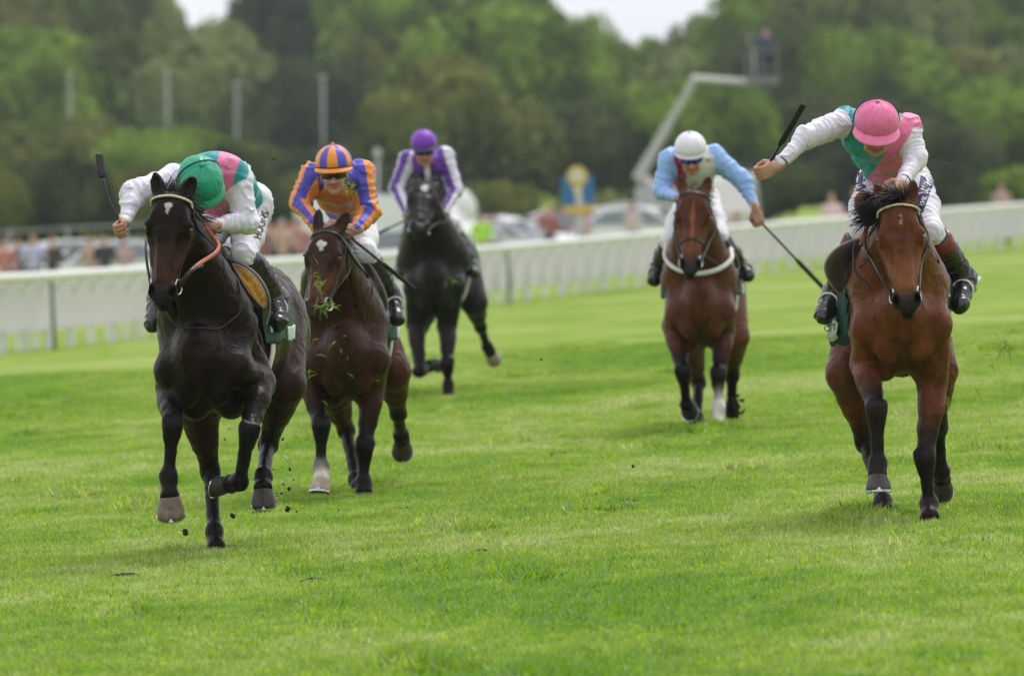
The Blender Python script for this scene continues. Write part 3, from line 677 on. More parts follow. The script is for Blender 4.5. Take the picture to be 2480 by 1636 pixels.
def build_jockey(S, HO):
    q = HO['q']; J = {k: q(*v) for k, v in S['J'].items()}; h = S['h']
    u = U(S['up']); f = U(np.array(S['fwd'])-u*(np.array(S['fwd'])@u)); rr = np.cross(f, u)
    if rr[0] < 0: rr = -rr
    hc = J['helm']-u*S.get('hd', .066)
    org = J['pel'].copy(); root = empty('person', tuple(org), S['label'], 'person', 'jockeys riding in the race')
    B = Field(); pel, ch = J['pel'], J['chest']; sL, sR = J['shL'], J['shR']
    X = lambda a, b, c: hc+rr*a+f*b+u*c
    HRm = np.array([rr, f, u]); 
    B.ell(hc+u*.015, (.074, .094, .09), HRm, k=.02, col=SKIN)
    B.ell(X(0, .025, -.045), (.058, .062, .065), HRm, k=.03, col=SKIN)
    B.ell(X(0, .055, -.098), (.028, .028, .024), HRm, k=.025, col=SKIN)
    B.cone(X(0, .088, -.005), X(0, .112, -.045), .010, .0135, k=.015, ca=SKIN, cb=(.55, .24, .18))
    for s_ in (-1, 1):
        B.ell(X(s_*.012, .100, -.047), (.010, .011, .008), HRm, k=.008, col=(.5, .22, .17))
        B.ell(X(s_*.032, .085, -.008), (.017, .012, .011), HRm, k=.01, sub=True)
        B.ell(X(s_*.032, .079, -.010), (.012, .012, .011), HRm, k=.003, col=(.35, .2, .16))
        B.ell(X(s_*.038, .068, -.045), (.022, .022, .022), HRm, k=.02, col=(.52, .24, .18))
        B.ell(X(s_*.076, -.005, -.022), (.010, .022, .032), HRm, k=.01, col=(.5, .24, .18))
        B.cone(X(s_*.045, .06, -.08), X(0, .06, -.105), .018, .02, k=.02, ca=SKIN)
    B.cone(X(-.030, .086, .018), X(.030, .086, .018), .012, .012, k=.015, ca=SKIN)
    B.ell(X(0, .092, -.070), (.024, .010, .005), HRm, k=.006, col=(.38, .12, .10)); B.ell(X(0, .090, -.079), (.020, .010, .006), HRm, k=.006, col=(.42, .14, .12))
    B.cone(hc-u*.04-f*.02, ch+(hc-ch)*.35, .052, .058, k=.03, ca=SKIN)
    body_c = SKIN
    B.cone(sL, sR, .05, .05, k=.04, ca=body_c); B.cone(ch, pel, .11, .11, k=.05, ca=body_c)
    for sd, s_ in (('L', -1), ('R', 1)):
        B.cone(J['sh'+sd], J['el'+sd], .038, .032, k=.03, ca=body_c); B.cone(J['el'+sd], J['wr'+sd], .031, .023, k=.02, ca=body_c)
        hp = J.get('hip'+sd); B.cone(hp, J['kn'+sd], .07, .045, k=.04, ca=body_c); B.cone(J['kn'+sd], J['an'+sd], .042, .03, k=.03, ca=body_c); B.cone(J['an'+sd], J['to'+sd], .028, .022, k=.02, ca=body_c)
    grips = {}
    for sd in 'LR':
        H_ = S['hand'+sd]; grips[sd] = hand(B, J['wr'+sd], np.array(H_['d'], float), np.array(H_['g'], float), np.array(H_['n'], float), H_.get('s', 1.05))
    V, Q = B.build(min(h, .006) if h < .012 else h, 1); col = B.shade(V, SKIN, .004)
    # stubble/hair shade at the back of the head
    l = (V-hc)@HRm.T; m = (np.abs(l[:, 0]) < .09) & (l[:, 1] < -.005-.0) & (np.abs(l[:, 2]+.01) < .05) & (l[:, 1] > -.12); col[m & (np.abs(l[:, 0]) < .074)] = S.get('hair', (.03, .018, .012))
    me = mesh_fast('body', V, Q); setcol(me, col); link('body', me, root, M_skin)
    # helmet shell with a cloth cover
    R_h = S.get('hr', .122); nA, nT = 96, 26; hv = []; hcx = J['helm']
    prof = [math.radians(x) for x in np.linspace(0, 104, nT)]
    for ti, th in enumerate(prof):
        for j in range(nA):
            a = 2*math.pi*j/nA; rl = R_h*.965; rf = R_h*1.10; rz = R_h*.93
            d = rr*math.sin(a)*rl*math.sin(th)+f*math.cos(a)*rf*math.sin(th)+u*math.cos(th)*rz
            hv.append(hcx+d)
    o = len(hv)
    hf = [(i*nA+j, i*nA+(j+1) % nA, (i+1)*nA+(j+1) % nA, (i+1)*nA+j) for i in range(nT-1) for j in range(nA)]
    for j in range(nA):        # turned-in rim and lining
        a = 2*math.pi*j/nA; hv.append(hcx+.88*(rr*math.sin(a)*R_h*.965*.97+f*math.cos(a)*R_h*1.1*.97-u*.02*0)+u*(-.20*R_h))
    hf += [((nT-1)*nA+j, (nT-1)*nA+(j+1) % nA, o+(j+1) % nA, o+j) for j in range(nA)]
    o2 = len(hv); hv.append(hcx+u*R_h*.5); hf += [(o+j, o+(j+1) % nA, o2) for j in range(nA)]
    hv = np.array(hv); 
    g_ = (hv-hcx)@HRm.T; az = np.arctan2(g_[:, 0], g_[:, 1]); 
    wr_ = noise3(np.stack([az*9, g_[:, 2]*30, az*0], 1)+2*noise3(g_*14, 3)[:, None], 5)
    seam = np.minimum.reduce([np.abs(((az-k*math.pi/3+math.pi/6+math.pi) % (2*math.pi))-math.pi) for k in range(6)])
    hv2 = hv+(hv-hcx)*(((1-np.abs(2*wr_-1))**3*S.get('capw', .018))-.008+np.clip(.06-seam, 0, .06)*(-.45))[:, None]
    me = mesh_from('helmet', hv2, hf); setcol(me, S['capcol'](g_, az)); hel = link('helmet', me, root, M_helmet)
    bm = bmesh.new(); bmesh.ops.create_icosphere(bm, subdivisions=2, radius=.011); m = bpy.data.meshes.new('cap_button'); bm.to_mesh(m); bm.free()
    m.transform(Matrix.Translation(Vector(hcx+u*R_h*.955))); setcol(m, np.array([S['capcol'](np.array([[0, .02, .1]]), np.array([0.]))[0]]*len(m.vertices))); link('cap_button', m, hel, M_helmet, off=root.location)
    # peak
    pk = S.get('peak', .045)
    if pk:
        pv = []; pf = []; n = 30; rows = 5
        for side_ in (0, 1):
            for i in range(n+1):
                a = math.radians(-78+156*i/n)
                for k in range(rows):
                    t = k/(rows-1); e = pk*t*math.cos(a*.95)**.6 if abs(a) < 1.6 else 0
                    pv.append(hcx+rr*math.sin(a)*(R_h*.965+e*.5)+f*math.cos(a)*(R_h*1.08)+f*e-u*(.16*R_h+.45*e+.012*t)-u*side_*.005)
        m_ = (n+1)*rows
        for i in range(n):
            for k in range(rows-1):
                a, b, c, d = i*rows+k, i*rows+k+1, (i+1)*rows+k+1, (i+1)*rows+k; pf += [(a, b, c, d), (d+m_, c+m_, b+m_, a+m_)]
            pf.append((i*rows+rows-1, i*rows+rows-1+m_, (i+1)*rows+rows-1+m_, (i+1)*rows+rows-1))
        me = mesh_from('helmet_peak', pv, pf); setcol(me, np.array([S['peakcol']]*len(pv))); link('helmet_peak', me, hel, M_helmet, off=root.location)
    # elastic cord round the cap and chin strap
    if S.get('cord') is not None:
        pts = [hcx+rr*R_h*.99*math.sin(a)*math.cos(.10)+f*(R_h*1.13*math.cos(a)*math.cos(.1)*1.0)-u*(.02) for a in np.linspace(0, 2*math.pi, 49)]
        if S.get('cordup'):
            pts = [hcx+(rr*math.sin(a)*R_h*.985+u*math.cos(a)*R_h*.955)-f*.03 for a in np.linspace(-1.75, 1.75, 49)]
        vv, ff = tube(pts, .0036, 5, cap=False); link('cap_band', mesh_from('cap_band', vv, ff), hel, S['cord'], off=root.location)
    if S.get('goggles') is not None:
        gv = []; gf = []; n = 16
        for i in range(n+1):
            a = math.radians(-62+124*i/n); e = .80 + .2*math.cos(a)
            hgt = .027*(1-.45*math.exp(-(a/.13)**2)); 
            for s_, rr_ in ((1, 0), (1, .007), (-1, .007), (-1, 0)):
                gv.append(X(math.sin(a)*(.084+rr_*.5), math.cos(a)*(.102+rr_), .0+.002+s_*hgt))
        for i in range(n):
            for k in range(4): gf.append((i*4+k, i*4+(k+1) % 4, (i+1)*4+(k+1) % 4, (i+1)*4+k))
        gf += [(0, 1, 2, 3), (n*4+3, n*4+2, n*4+1, n*4)]
        link('goggles', mesh_from('goggles', gv, gf), root, S['goggles'])
    # jacket
    K = Field(); tr = U(pel-ch); wide = U(sR-sL); thick = U(np.cross(tr, wide)); TR = np.array([wide, tr, thick])
    K.cone(sL, ch, .072, .10, k=.06, tag='t'); K.cone(sR, ch, .072, .10, k=.06, tag='t')
    L_ = np.linalg.norm(pel-ch)
    for t, hw, ht in ((0, .175, .125), (.3, .160, .13), (.6, .140, .12), (.85, .125, .115)):
        K.ell(ch+(pel-ch)*t, (hw, .13, ht), TR, k=.06, tag='t')
    nb = ch+(hc-ch)*.30; K.cone(ch+(hc-ch)*.1, nb+(hc-ch)*.12, .085, .066, k=.05, tag='t')
    for sd in 'LR':
        K.cone(J['sh'+sd], J['el'+sd], .068*S.get('sl', 1), .058*S.get('sl', 1), k=.045, tag='u'+sd)
        w1 = J['wr'+sd]+(J['el'+sd]-J['wr'+sd])*.06
        K.cone(J['el'+sd], w1, .053*S.get('sl', 1), .033, k=.03, tag='f'+sd)
    V, Q = K.build(min(h*1.15, .013), 1); V, bi, bt = facet(V, Q, K, S.get('wr', .014), 21)
    tags = np.array([p['tag'][0] for p in K.p])[bi]
    col = S['silk'](V, tags, bi, bt, K, J)
    sp_ = noise3(V*38, 91)
    if S['name'] in ('J2', 'J3', 'J4'): col[(sp_ > .93)] = np.array((.05, .035, .02))*.6+.4*col[(sp_ > .93)]
    me = mesh_fast('jacket', V, Q); setcol(me, col); link('jacket', me, root, M_silk)
    for sd in 'LR':
        e = U(J['el'+sd]-J['wr'+sd]); c = J['wr'+sd]+e*.012
        vv, ff = tube([c-e*.012, c, c+e*.018], [.030, .033, .036], 14); o = link('cuff', mesh_from('cuff', vv, ff), root, None); m = M_white if not S.get('cuffm') else S['cuffm']; o.data.materials.append(m)
        if S.get('cuffline'):
            a1 = U(np.cross(e, [0, 0, 1])); a2 = np.cross(e, a1); c2 = c+e*.025
            vv, ff = tube([c2+(a1*math.cos(t)+a2*math.sin(t))*.037 for t in np.linspace(0, 2*math.pi, 20)], .0035, 5, cap=False); link('cuff_line', mesh_from('cuff_line', vv, ff), root, M_navy)
    # breeches
    T = Field(); T.ell(pel, (.135, .14, .12), TR, k=.05)
    T.ell(pel+tr*.05, (.13, .11, .125), TR, k=.05)
    for sd in 'LR':
        hp, kn, an = J['hip'+sd], J['kn'+sd], J['an'+sd]; T.cone(hp, hp+(kn-hp)*.55, .096, .084, k=.05); T.cone(hp+(kn-hp)*.55, kn, .084, .062, k=.04)
        T.cone(kn, kn+(an-kn)*.22, .062, .055, k=.03)
    V, Q = T.build(min(h*1.15, .013), 1); V, bi, bt = facet(V, Q, T, .012, 51, f1=26)
    me = mesh_fast('breeches', V, Q); setcol(me, np.array([S.get('breech', (.76, .76, .80))]*len(V))); bre = link('breeches', me, root, M_cloth)
    bvh = BVHTree.FromPolygons([Vector(p) for p in V.tolist()], Q.tolist())
    # boots
    for sd in 'LR':
        kn, an, to = J['kn'+sd], J['an'+sd], J['to'+sd]; Bt = Field(); top = kn+(an-kn)*S.get('boottop', .16); bs = S.get('bs', 1.1)
        Bt.cone(top, kn+(an-kn)*.5, .060*bs, .058*bs, k=.03, tag='b'); Bt.cone(kn+(an-kn)*.5, an, .058*bs, .046*bs, k=.03, tag='b')
        he = an-U(to-an)*.035+np.array([0, 0, -.035]); Bt.cone(an, he, .040*bs, .032*bs, k=.03, tag='b')
        Bt.cone(he+np.array([0, 0, .01]), to, .040*bs, .036*bs, k=.03, tag='b'); Bt.cone(an, to+np.array([0, 0, .01]), .042*bs, .030*bs, k=.04, tag='b'); Bt.ell(to, (.038, .038, .028), None, k=.03, tag='b')
        V, Q = Bt.build(min(h*1.1, .013), 1); V, bi, bt = facet(V, Q, Bt, .010, 71+ord(sd), f1=34, f2=5)
        bo = link('boot', mesh_fast('boot', V, Q), root, M_boot)
        if S.get('boottopcol') is not None:
            vv, ff = tube([kn+(an-kn)*.14, kn+(an-kn)*.24, kn+(an-kn)*.36], [.068*bs, .072*bs, .067*bs], 18); link('boot_top', mesh_from('boot_top', vv, ff), bo, S['boottopcol'], off=root.location)
        # stirrup iron belongs to the horse's tack
        md = an+(to-an)*.55; dn = U(np.array([0, 0, -1.])); fd = U(to-an); sx = U(np.cross(fd, dn)); uu = -dn
        pts = [md+sx*.058*math.sin(a)*(1 if abs(a) < 2.2 else .9)+uu*(.055*math.cos(a)+.018) for a in np.linspace(-math.pi, math.pi, 25)]
        vv, ff = tube(pts, .0065, 6, cap=False, flat=None); link('stirrup', mesh_from('stirrup', vv, ff), HO['root'], M_white if S.get('whitest', 1) else M_steel)
        side = -1 if sd == 'L' else 1
        tpt = HO['tsurf'](.66, math.radians(35)*side, .05); mid = HO['tsurf'](.68, math.radians(75)*side, .05)
        pp = spline([tpt, mid, md+uu*.075], 5); vv, ff = tube(pp, .011, 6, flat=[HO['lat']*side]*len(pp)); link('stirrup_leather', mesh_from('stirrup_leather', vv, ff), HO['root'], M_leather)
    for T_ in S.get('text', []):
        put_text(T_, q, bvh, bre, root)
    return dict(root=root, J=J, grips=grips)
def put_text(T_, q, bvh, parent, root):
    cu = bpy.data.curves.new('lettering', 'FONT'); cu.body = T_['s']; cu.size = 1.0; cu.align_x = 'CENTER'; cu.align_y = 'CENTER'; cu.offset = T_.get('bold', .02)
    ob = bpy.data.objects.new('tmp', cu); COL.objects.link(ob); dg = bpy.context.evaluated_depsgraph_get(); me = bpy.data.meshes.new_from_object(ob.evaluated_get(dg))
    bpy.data.objects.remove(ob); bpy.data.curves.remove(cu)
    bm = bmesh.new(); bm.from_mesh(me); bmesh.ops.triangulate(bm, faces=bm.faces); bmesh.ops.subdivide_edges(bm, edges=bm.edges, cuts=2); bm.to_mesh(me); bm.free()
    ang = math.radians(T_['rot']); x0, y0 = T_['at']; sz = T_['size']*450; D = T_['dy']
    for v in me.vertices:
        x, y = v.co.x*sz*T_.get('wx', 1), v.co.y*sz; px = x0+x*math.cos(ang)-y*math.sin(ang); py = y0-(x*math.sin(ang)+y*math.cos(ang))
        pt = q(px, py, D); d = U(q(px, py, D+1)-pt); hit = bvh.ray_cast(Vector(pt-d*1.0), Vector(d), 3.0)
        v.co = Vector(np.array(hit[0])-d*.007) if hit[0] is not None else Vector(pt)
    me.name = 'lettering'; link('lettering', me, parent, T_['mat'], smooth=False, off=root.location)
def put_poly(pts, q, bvh, parent, root, mat, dy, name='printed_box'):
    n = len(pts); cx = sum(p[0] for p in pts)/n; cy = sum(p[1] for p in pts)/n; V = []; Fc = []; rows = 6; den = 6
    ring = []
    for i in range(n):
        a, b = pts[i], pts[(i+1) % n]
        for k in range(den): ring.append((a[0]+(b[0]-a[0])*k/den, a[1]+(b[1]-a[1])*k/den))
    m = len(ring)
    for r_ in range(rows):
        t = 1-r_/rows
        for (x, y) in ring: V.append((cx+(x-cx)*t, cy+(y-cy)*t))
    V.append((cx, cy))
    W_ = []
    for (px, py) in V:
        pt = q(px, py, dy); d = U(q(px, py, dy+1)-pt); hit = bvh.ray_cast(Vector(pt-d), Vector(d), 3.0); W_.append(np.array(hit[0])-d*.0025 if hit[0] is not None else pt)
    for r_ in range(rows-1):
        for i in range(m): Fc.append((r_*m+i, r_*m+(i+1) % m, (r_+1)*m+(i+1) % m, (r_+1)*m+i))
    for i in range(m): Fc.append(((rows-1)*m+i, (rows-1)*m+(i+1) % m, rows*m))
    link(name, mesh_from(name, W_, Fc), parent, mat, off=root.location)
def whip(a, b, label, flap=.26, w=.014, curve=None):
    a = np.asarray(a, float); b = np.asarray(b, float); mid = [(a+b)/2] if curve is None else [a+(b-a)*.4+curve, a+(b-a)*.75+curve*.6]
    pts = spline([a-(b-a)*.04]+[a]+mid+[b], 8); n = len(pts); L = np.linalg.norm(b-a)
    i1 = int(n*(1-flap)); r1 = [.0125 if i < n*.30 else .0085 for i in range(i1+1)]
    root = empty('riding_whip', tuple(a), label, 'whip', 'riding whips')
    v, f = tube(pts[:i1+1], r1, 8); link('shaft', mesh_from('shaft', v, f), root, M_whip)
    k = n-i1; rf = [w*(.55 if i == 0 else (1 if i < k-1 else .85)) for i in range(k)]
    v, f = tube(pts[i1:], rf, 8, flat=[np.array([0.25, -1, 0])]*k); link('flap', mesh_from('flap', v, f), root, M_whip)
    root.location = tuple(a); return root

def UV(*a): return np.array(a, float)
BLK = (.008, .0065, .0065)
HORSES = [
 dict(name='H1', D=45.75, h=.0085, label='near-black racehorse with beaded browband and small white star, leading on the left', coat=(.012, .0058, .0040), belly=(.030, .0135, .0085), dark=BLK, muz=(.012, .010, .010),
  chest=(508, 838), croup=(618, 800), w=.98, head=dict(poll=(412, 470, -.30), muzzle=(386, 738, -.44), yaw=-.16, dk=.2, mid=(.060, .022, .012), ears=((-.035, -.120), (.040, -.110))),
  marks=[(-.002, .060, .022, .018, (.5, .46, .43)), (-.006, .085, .010, .022, (.4, .35, .33))], beads=((.62, .55, .36), (.75, .74, .68)),
  legs=[('FL', -1, 0, [(415, 935, .25), (417, 1036, -.12), (409, 1152, -.10), (411, 1200, -.13)], dict(mat='b', ax=(0, .38, -1), fw=(.03, -1, -.38), s=1.18)),
        ('FR', 1, 0, [(628, 932, .25), (602, 1050, -.10), (580, 1166, .02), (558, 1172, .10)], dict(mat='d', ax=(-.85, .5, .25), fw=(-.5, -.25, -.9), s=.95)),
        ('HL', -1, 1, [(480, 985, 1.00), (509, 1140, 1.22), (519, 1285, .92), ('g', 523, .86, .05)], dict(mat='d', ax=(0, -.1, -1), fw=(.05, -1, 0), s=.85)),
        ('HR', 1, 1, [(690, 930, 1.10), (649, 1075, 1.40), (638, 1153, 1.07), (637, 1180, 1.0)], dict(mat='d', ax=(0, .25, -1), fw=(0, -1, -.15), s=1.08))],
  forelock_dir=(.35, .6, .8), forelock_len=.13, forelock_n=300, mane_dir=(.9, .3, .15),
  straps=[([('bit', 1), (470, 648, -.30), (505, 622, -.10), (518, 596, .05), (508, 572, .06), (492, 556, .03)], .013, 'o', 'rein'),
          ([('bit', 1), (462, 655, -.34), (490, 640, -.20)], .014, 'l', 'rein_strap'),
          ([('bit', -1), (352, 600, -.1), (370, 560, .05), (440, 556, .1)], .008, 'l', 'rein'),
          ([(528, 632, .38), (545, 672, .22), (558, 715, .13), (576, 750, .10), (556, 778, .03), (520, 800, -.02), (478, 806, -.04), (430, 790, -.02), (406, 762, .03), (396, 735, .1)], .0045, 'l', 'breast_strap')],
  panels=[('saddle_flap', [(541, 622, .52), (585, 638, .44), (625, 668, .42), (650, 712, .44), (652, 758, .50), (636, 796, .52), (618, 758, .46), (590, 710, .42), (556, 662, .44)], 'g'),
          ('flap_lining', [(564, 640, .43), (590, 650, .39), (620, 676, .375), (642, 716, .395), (640, 744, .42), (618, 724, .385), (600, 702, .37), (582, 672, .385)], 'y')], digit=1, mane_col=None),
 dict(name='H2', D=52.4, h=.010, label='bay racehorse with white star and grass stuck to its nose, head turned aside', coat=(.042, .0155, .0075), belly=(.062, .022, .011), dark=BLK, muz=(.030, .016, .012),
  chest=(838, 828), croup=(840, 800), w=.98, head=dict(poll=(784, 556, -.28), muzzle=(750, 765, -.52), yaw=-.42, dk=.3, mid=(.10, .035, .017), ears=((-.020, -.165), (.055, -.145))),
  marks=[(.0, .100, .030, .022, (.62, .58, .56)), (.004, .122, .013, .026, (.55, .5, .48))],
  legs=[('FL', -1, 0, [(748, 905, .28), (778, 1035, -.02), (777, 1128, -.02), (779, 1158, -.06)], dict(mat='l', sock=(.68, .62, .57), ax=(-.12, -.25, -1), fw=(-.1, -1, .25), s=1.05)),
        ('HL', -1, 1, [(806, 950, 1.10), (838, 1040, 1.42), (862, 1160, 1.05), ('g', 870, .98, .05)], dict(mat='d')),
        ('FR', 1, 0, [(902, 925, .32), (883, 1085, .20), (880, 1165, .22), ('g', 881, .2, .05)], dict(mat='d')),
        ('HR', 1, 1, [(950, 900, 1.20), (964, 1000, 1.55), (971, 1052, 1.86), (973, 1066, 1.92)], dict(mat='d', ax=(0, .80, -.5), fw=(0, -.5, -.8), s=1.05))],
  forelock_dir=(.5, .3, .35), forelock_len=.10, forelock_n=220, mane_dir=(.8, .3, .1),
  straps=[([('bit', 1), (812, 678, -.30), (828, 630, -.12), (842, 590, .02)], .008, 'l', 'rein'), ([('bit', 1), (822, 672, -.25), (836, 628, -.1), (846, 592, .02)], .005, 'l', 'rein'),
          ([(851, 635, .3), (866, 665, .2), (870, 710, .12), (858, 755, .05), (838, 790, .0), (815, 800, -.03)], .0045, 'l', 'breast_strap')],
  panels=[('saddle_flap', [(862, 622, .5), (895, 640, .48), (925, 690, .5), (938, 735, .52), (930, 755, .52), (905, 715, .44), (880, 672, .42)], 'l')]),
 dict(name='H3', D=70.8, h=.013, label='black racehorse with white forehead spot, farthest back with its nose lifted', coat=(.018, .016, .016), belly=(.026, .022, .021), dark=BLK, muz=(.016, .014, .014),
  chest=(1054, 660), croup=(1078, 650), w=.92, head=dict(poll=(1030, 436, -.30), muzzle=(1017, 556, -.78), yaw=-.05, pit=-.5, dk=.2, nw=1.15, ears=((-.03, -.12), (.03, -.12))),
  marks=[(.0, .10, .030, .035, (.6, .58, .58))], beads=None, noseband=1,
  legs=[('FL', -1, 0, [(1008, 785, .30), (1017, 898, .05), (1036, 888, .30), (1041, 884, .36)], dict(mat='d', ax=(.5, .6, .3), fw=(.2, .1, -1))),
        ('FR', 1, 0, [(1082, 790, .30), (1084, 884, .10), (1086, 930, .12), ('g', 1086, .1, .05)], dict(mat='d')),
        ('HL', -1, 1, [(1022, 760, 1.15), (1014, 815, 1.5), (1014, 862, 1.78), (1018, 876, 1.85)], dict(mat='d', ax=(0, .8, -.4), fw=(0, -.4, -.8))),
        ('HR', 1, 1, [(1148, 730, 1.20), (1163, 790, 1.55), (1180, 838, 1.82), (1187, 852, 1.88)], dict(mat='l', ax=(.3, .8, -.45), fw=(.1, -.5, -.8)))],
  forelock_dir=(.2, .5, .3), forelock_len=.08, forelock_n=100, mane_dir=(.8, .3, .1),
  straps=[([('bit', 1), (1050, 545, -.4), (1068, 535, -.1), (1072, 525, .05)], .008, 'l', 'rein'), ([('bit', -1), (995, 545, -.4), (990, 530, .05)], .008, 'l', 'rein')], panels=[]),
 dict(name='H4', D=60.3, h=.0115, label='bay racehorse with white breast girth and one white foreleg sock', coat=(.095, .031, .014), belly=(.12, .042, .02), dark=BLK, muz=(.020, .016, .015),
  chest=(1696, 715), croup=(1706, 705), w=.87, head=dict(poll=(1681, 462, -.30), muzzle=(1671, 662, -.50), yaw=-.03, dk=.15, mid=(.17, .055, .022), ears=((-.035, -.125), (.035, -.125))),
  marks=[(.0, .24, .014, .16, (.26, .085, .04))], noseband=1,  # reddish stripe down the face is a highlight painted into the coat
  legs=[('FL', -1, 0, [(1632, 790, .30), (1655, 905, .0), (1663, 980, .12), (1667, 980, .24)], dict(mat='d', ax=(.1, .8, -.2), fw=(0, -.2, -.9))),
        ('HL', -1, 1, [(1668, 840, 1.05), (1692, 925, 1.38), (1688, 1010, 1.0), ('g', 1688, .95, .05)], dict(mat='d')),
        ('FR', 1, 0, [(1752, 800, .30), (1739, 912, .08), (1740, 985, .06), ('g', 1741, .02, .055)], dict(mat='l', sock=(.72, .64, .6), highsock=1)),
        ('HR', 1, 1, [(1776, 815, 1.20), (1773, 905, 1.5), (1772, 985, 1.62), (1774, 1004, 1.66)], dict(mat='d', ax=(0, .5, -.8), fw=(0, -.8, -.5)))],
  forelock_dir=(.1, .4, .6), forelock_len=.08, forelock_n=120, mane_dir=(.8, .3, .1),
  straps=[([(1612, 590, .35), (1622, 625, .12), (1650, 652, .0), (1690, 661, -.05), (1730, 650, .0), (1760, 628, .12), (1772, 600, .35)], .019, 'w', 'breast_girth'),
          ([('bit', 1), (1716, 590, -.2), (1722, 540, .0), (1716, 500, .08)], .008, 'l', 'rein'), ([('bit', -1), (1640, 590, -.2), (1636, 530, .0), (1645, 490, .08)], .008, 'l', 'rein')],
  panels=[('saddle_flap', [(1728, 560, .5), (1755, 575, .46), (1780, 610, .48), (1790, 650, .52), (1770, 640, .48), (1745, 600, .44)], 'l')]),
 dict(name='H5', D=45.7, h=.0085, label='bright bay racehorse with beaded browband and orange rein, alone on the right', coat=(.135, .041, .0145), belly=(.115, .038, .017), dark=(.016, .012, .011), muz=(.020, .016, .015),
  chest=(2178, 742), croup=(2158, 752), w=1.0, head=dict(poll=(2175, 492, -.30), muzzle=(2200, 757, -.46), yaw=.02, dk=.12, mid=(.24, .085, .035), ears=((-.035, -.125), (.030, -.130))),
  marks=[(.006, .078, .007, .016, (.42, .27, .20)), (.004, .106, .008, .013, (.38, .22, .16))], beads=((.60, .58, .35), (.78, .66, .5)),
  legs=[('FL', -1, 0, [(2098, 885, .28), (2123, 1000, -.08), (2126, 1120, -.06), (2125, 1148, -.08)], dict(mat='d', ax=(0, -.12, -1), fw=(0, -1, .12), s=1.08)),
        ('FR', 1, 0, [(2258, 925, .30), (2240, 1116, .18), (2250, 1218, .24), ('g', 2252, .16, .045)], dict(mat='d', s=.85)),
        ('HL', -1, 1, [(2052, 905, 1.10), (2096, 1070, 1.38), (2138, 1212, .96), ('g', 2146, .88, .045)], dict(mat='d', s=.85)),
        ('HR', 1, 1, [(2268, 895, 1.20), (2270, 1030, 1.52), (2279, 1140, 1.68), (2281, 1158, 1.76)], dict(mat='d', ax=(0, .75, -.6), fw=(0, -.6, -.75), s=1.0))],
  forelock_dir=(-.30, -.05, .85), forelock_len=.15, forelock_n=330, forelock_droop=1.5, mane_dir=(-.9, .2, .35), side_tuft=1,
  straps=[([('bit', -1), (2128, 660, -.25), (2108, 620, -.05), (2095, 575, .05), (2103, 530, .10), (2125, 495, .14), (2150, 470, .12)], .007, 'l', 'rein'),
          ([(2106, 600, .06), (2098, 560, .05), (2103, 525, .08), (2120, 500, .12)], .015, 'o', 'rein_grip'),
          ([(2110, 500, .1), (2080, 512, .12), (2074, 490, .12), (2080, 472, .12), (2096, 470, .14), (2094, 500, .16), (2120, 490, .15)], .014, 'o', 'rein_loop'),
          ([('bit', 1), (2232, 620, -.1), (2236, 560, .05), (2220, 480, .12)], .007, 'l', 'rein'),
          ([(2072, 585, .38), (2066, 610, .30), (2072, 650, .16), (2088, 680, .08), (2106, 700, .0)], .0055, 'l', 'breast_strap')],
  panels=[('saddle_flap', [(2096, 574, .50), (2050, 588, .36), (2015, 612, .32), (1999, 640, .33), (2003, 668, .36), (2022, 700, .42), (2036, 708, .44), (2056, 680, .42), (2080, 640, .44)], 'g'),
          ('right_flap', [(2240, 600, .50), (2262, 618, .44), (2282, 650, .42), (2296, 690, .46), (2288, 695, .44), (2268, 668, .40), (2250, 640, .42)], 'p')]),
]
MM = dict(b='M_hoof_b', d='M_hoof_d', l='M_hoof_l'); SM = dict(o='M_rubber_o', l='M_leather', w='M_white'); PM = dict(g='M_grey_panel', y='M_yellow', l='M_leather', p='M_pink_edge')
HO = {}
for S in HORSES:
    if ONLY and S['name'] not in ONLY: continue
    S['legs'] = [(a, b, c, d, {**e, 'mat': globals()[MM[e['mat']]]}) for a, b, c, d, e in S['legs']]
    S['straps'] = [(a, b, globals()[SM[c]], d) for a, b, c, d in S['straps']]
    S['panels'] = [(a, b, globals()[PM[c]]) for a, b, c in S['panels']]
    if S.get('beads', 1) is None: S.pop('beads')
    HO[S['name']] = build_horse(S)
# ---- colours of the silks
def cols(n, c): return np.tile(np.array(c, float), (n, 1))
WH = (.80, .76, .88); TEAL = (.010, .30, .33); PINK = (.82, .20, .38); GRN = (.015, .36, .21)
def silk_sash(a, b, w, tb=None):
    def fn(V, tags, bi, bt, K, J):
        c = cols(len(V), WH); m = tags == 't'; c[m] = TEAL
        D0 = V[:, 1]; px = 1240+V[:, 0]/D0*F; py = V[:, 2]
        z0, z1 = a[1], b[1]; t = np.clip((V[:, 2]-z0)/(z1-z0), -1, 2); xc = a[0]+(b[0]-a[0])*t
        c[m & (np.abs(V[:, 0]-xc) < w)] = PINK
        return c
    return fn
def silk_orange(V, tags, bi, bt, K, J):
    O, Bl = (.85, .28, .03), (.075, .07, .50); c = cols(len(V), Bl); 
    for i, p in enumerate(K.p):
        m = bi == i
        if p['tag'][0] in 'uf':
            a = ringsect(K, i, V[m]); c[m] = np.where((np.floor((a+math.pi+.35)/(2*math.pi)*6) % 2 == 0)[:, None], O, Bl)
    m = (tags == 't'); n_ = V-(J['chest']+(J['pel']-J['chest'])*.45); 
    front = V[:, 1] < J['chest'][1]+.30
    d = np.hypot((V[:, 0]-(J['chest'][0]+.0)), (V[:, 2]-(J['chest'][2]-.17)))
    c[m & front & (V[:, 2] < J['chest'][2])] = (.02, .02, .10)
    c[m & front & (d < .165)] = (.60, .17, .03)
    return c
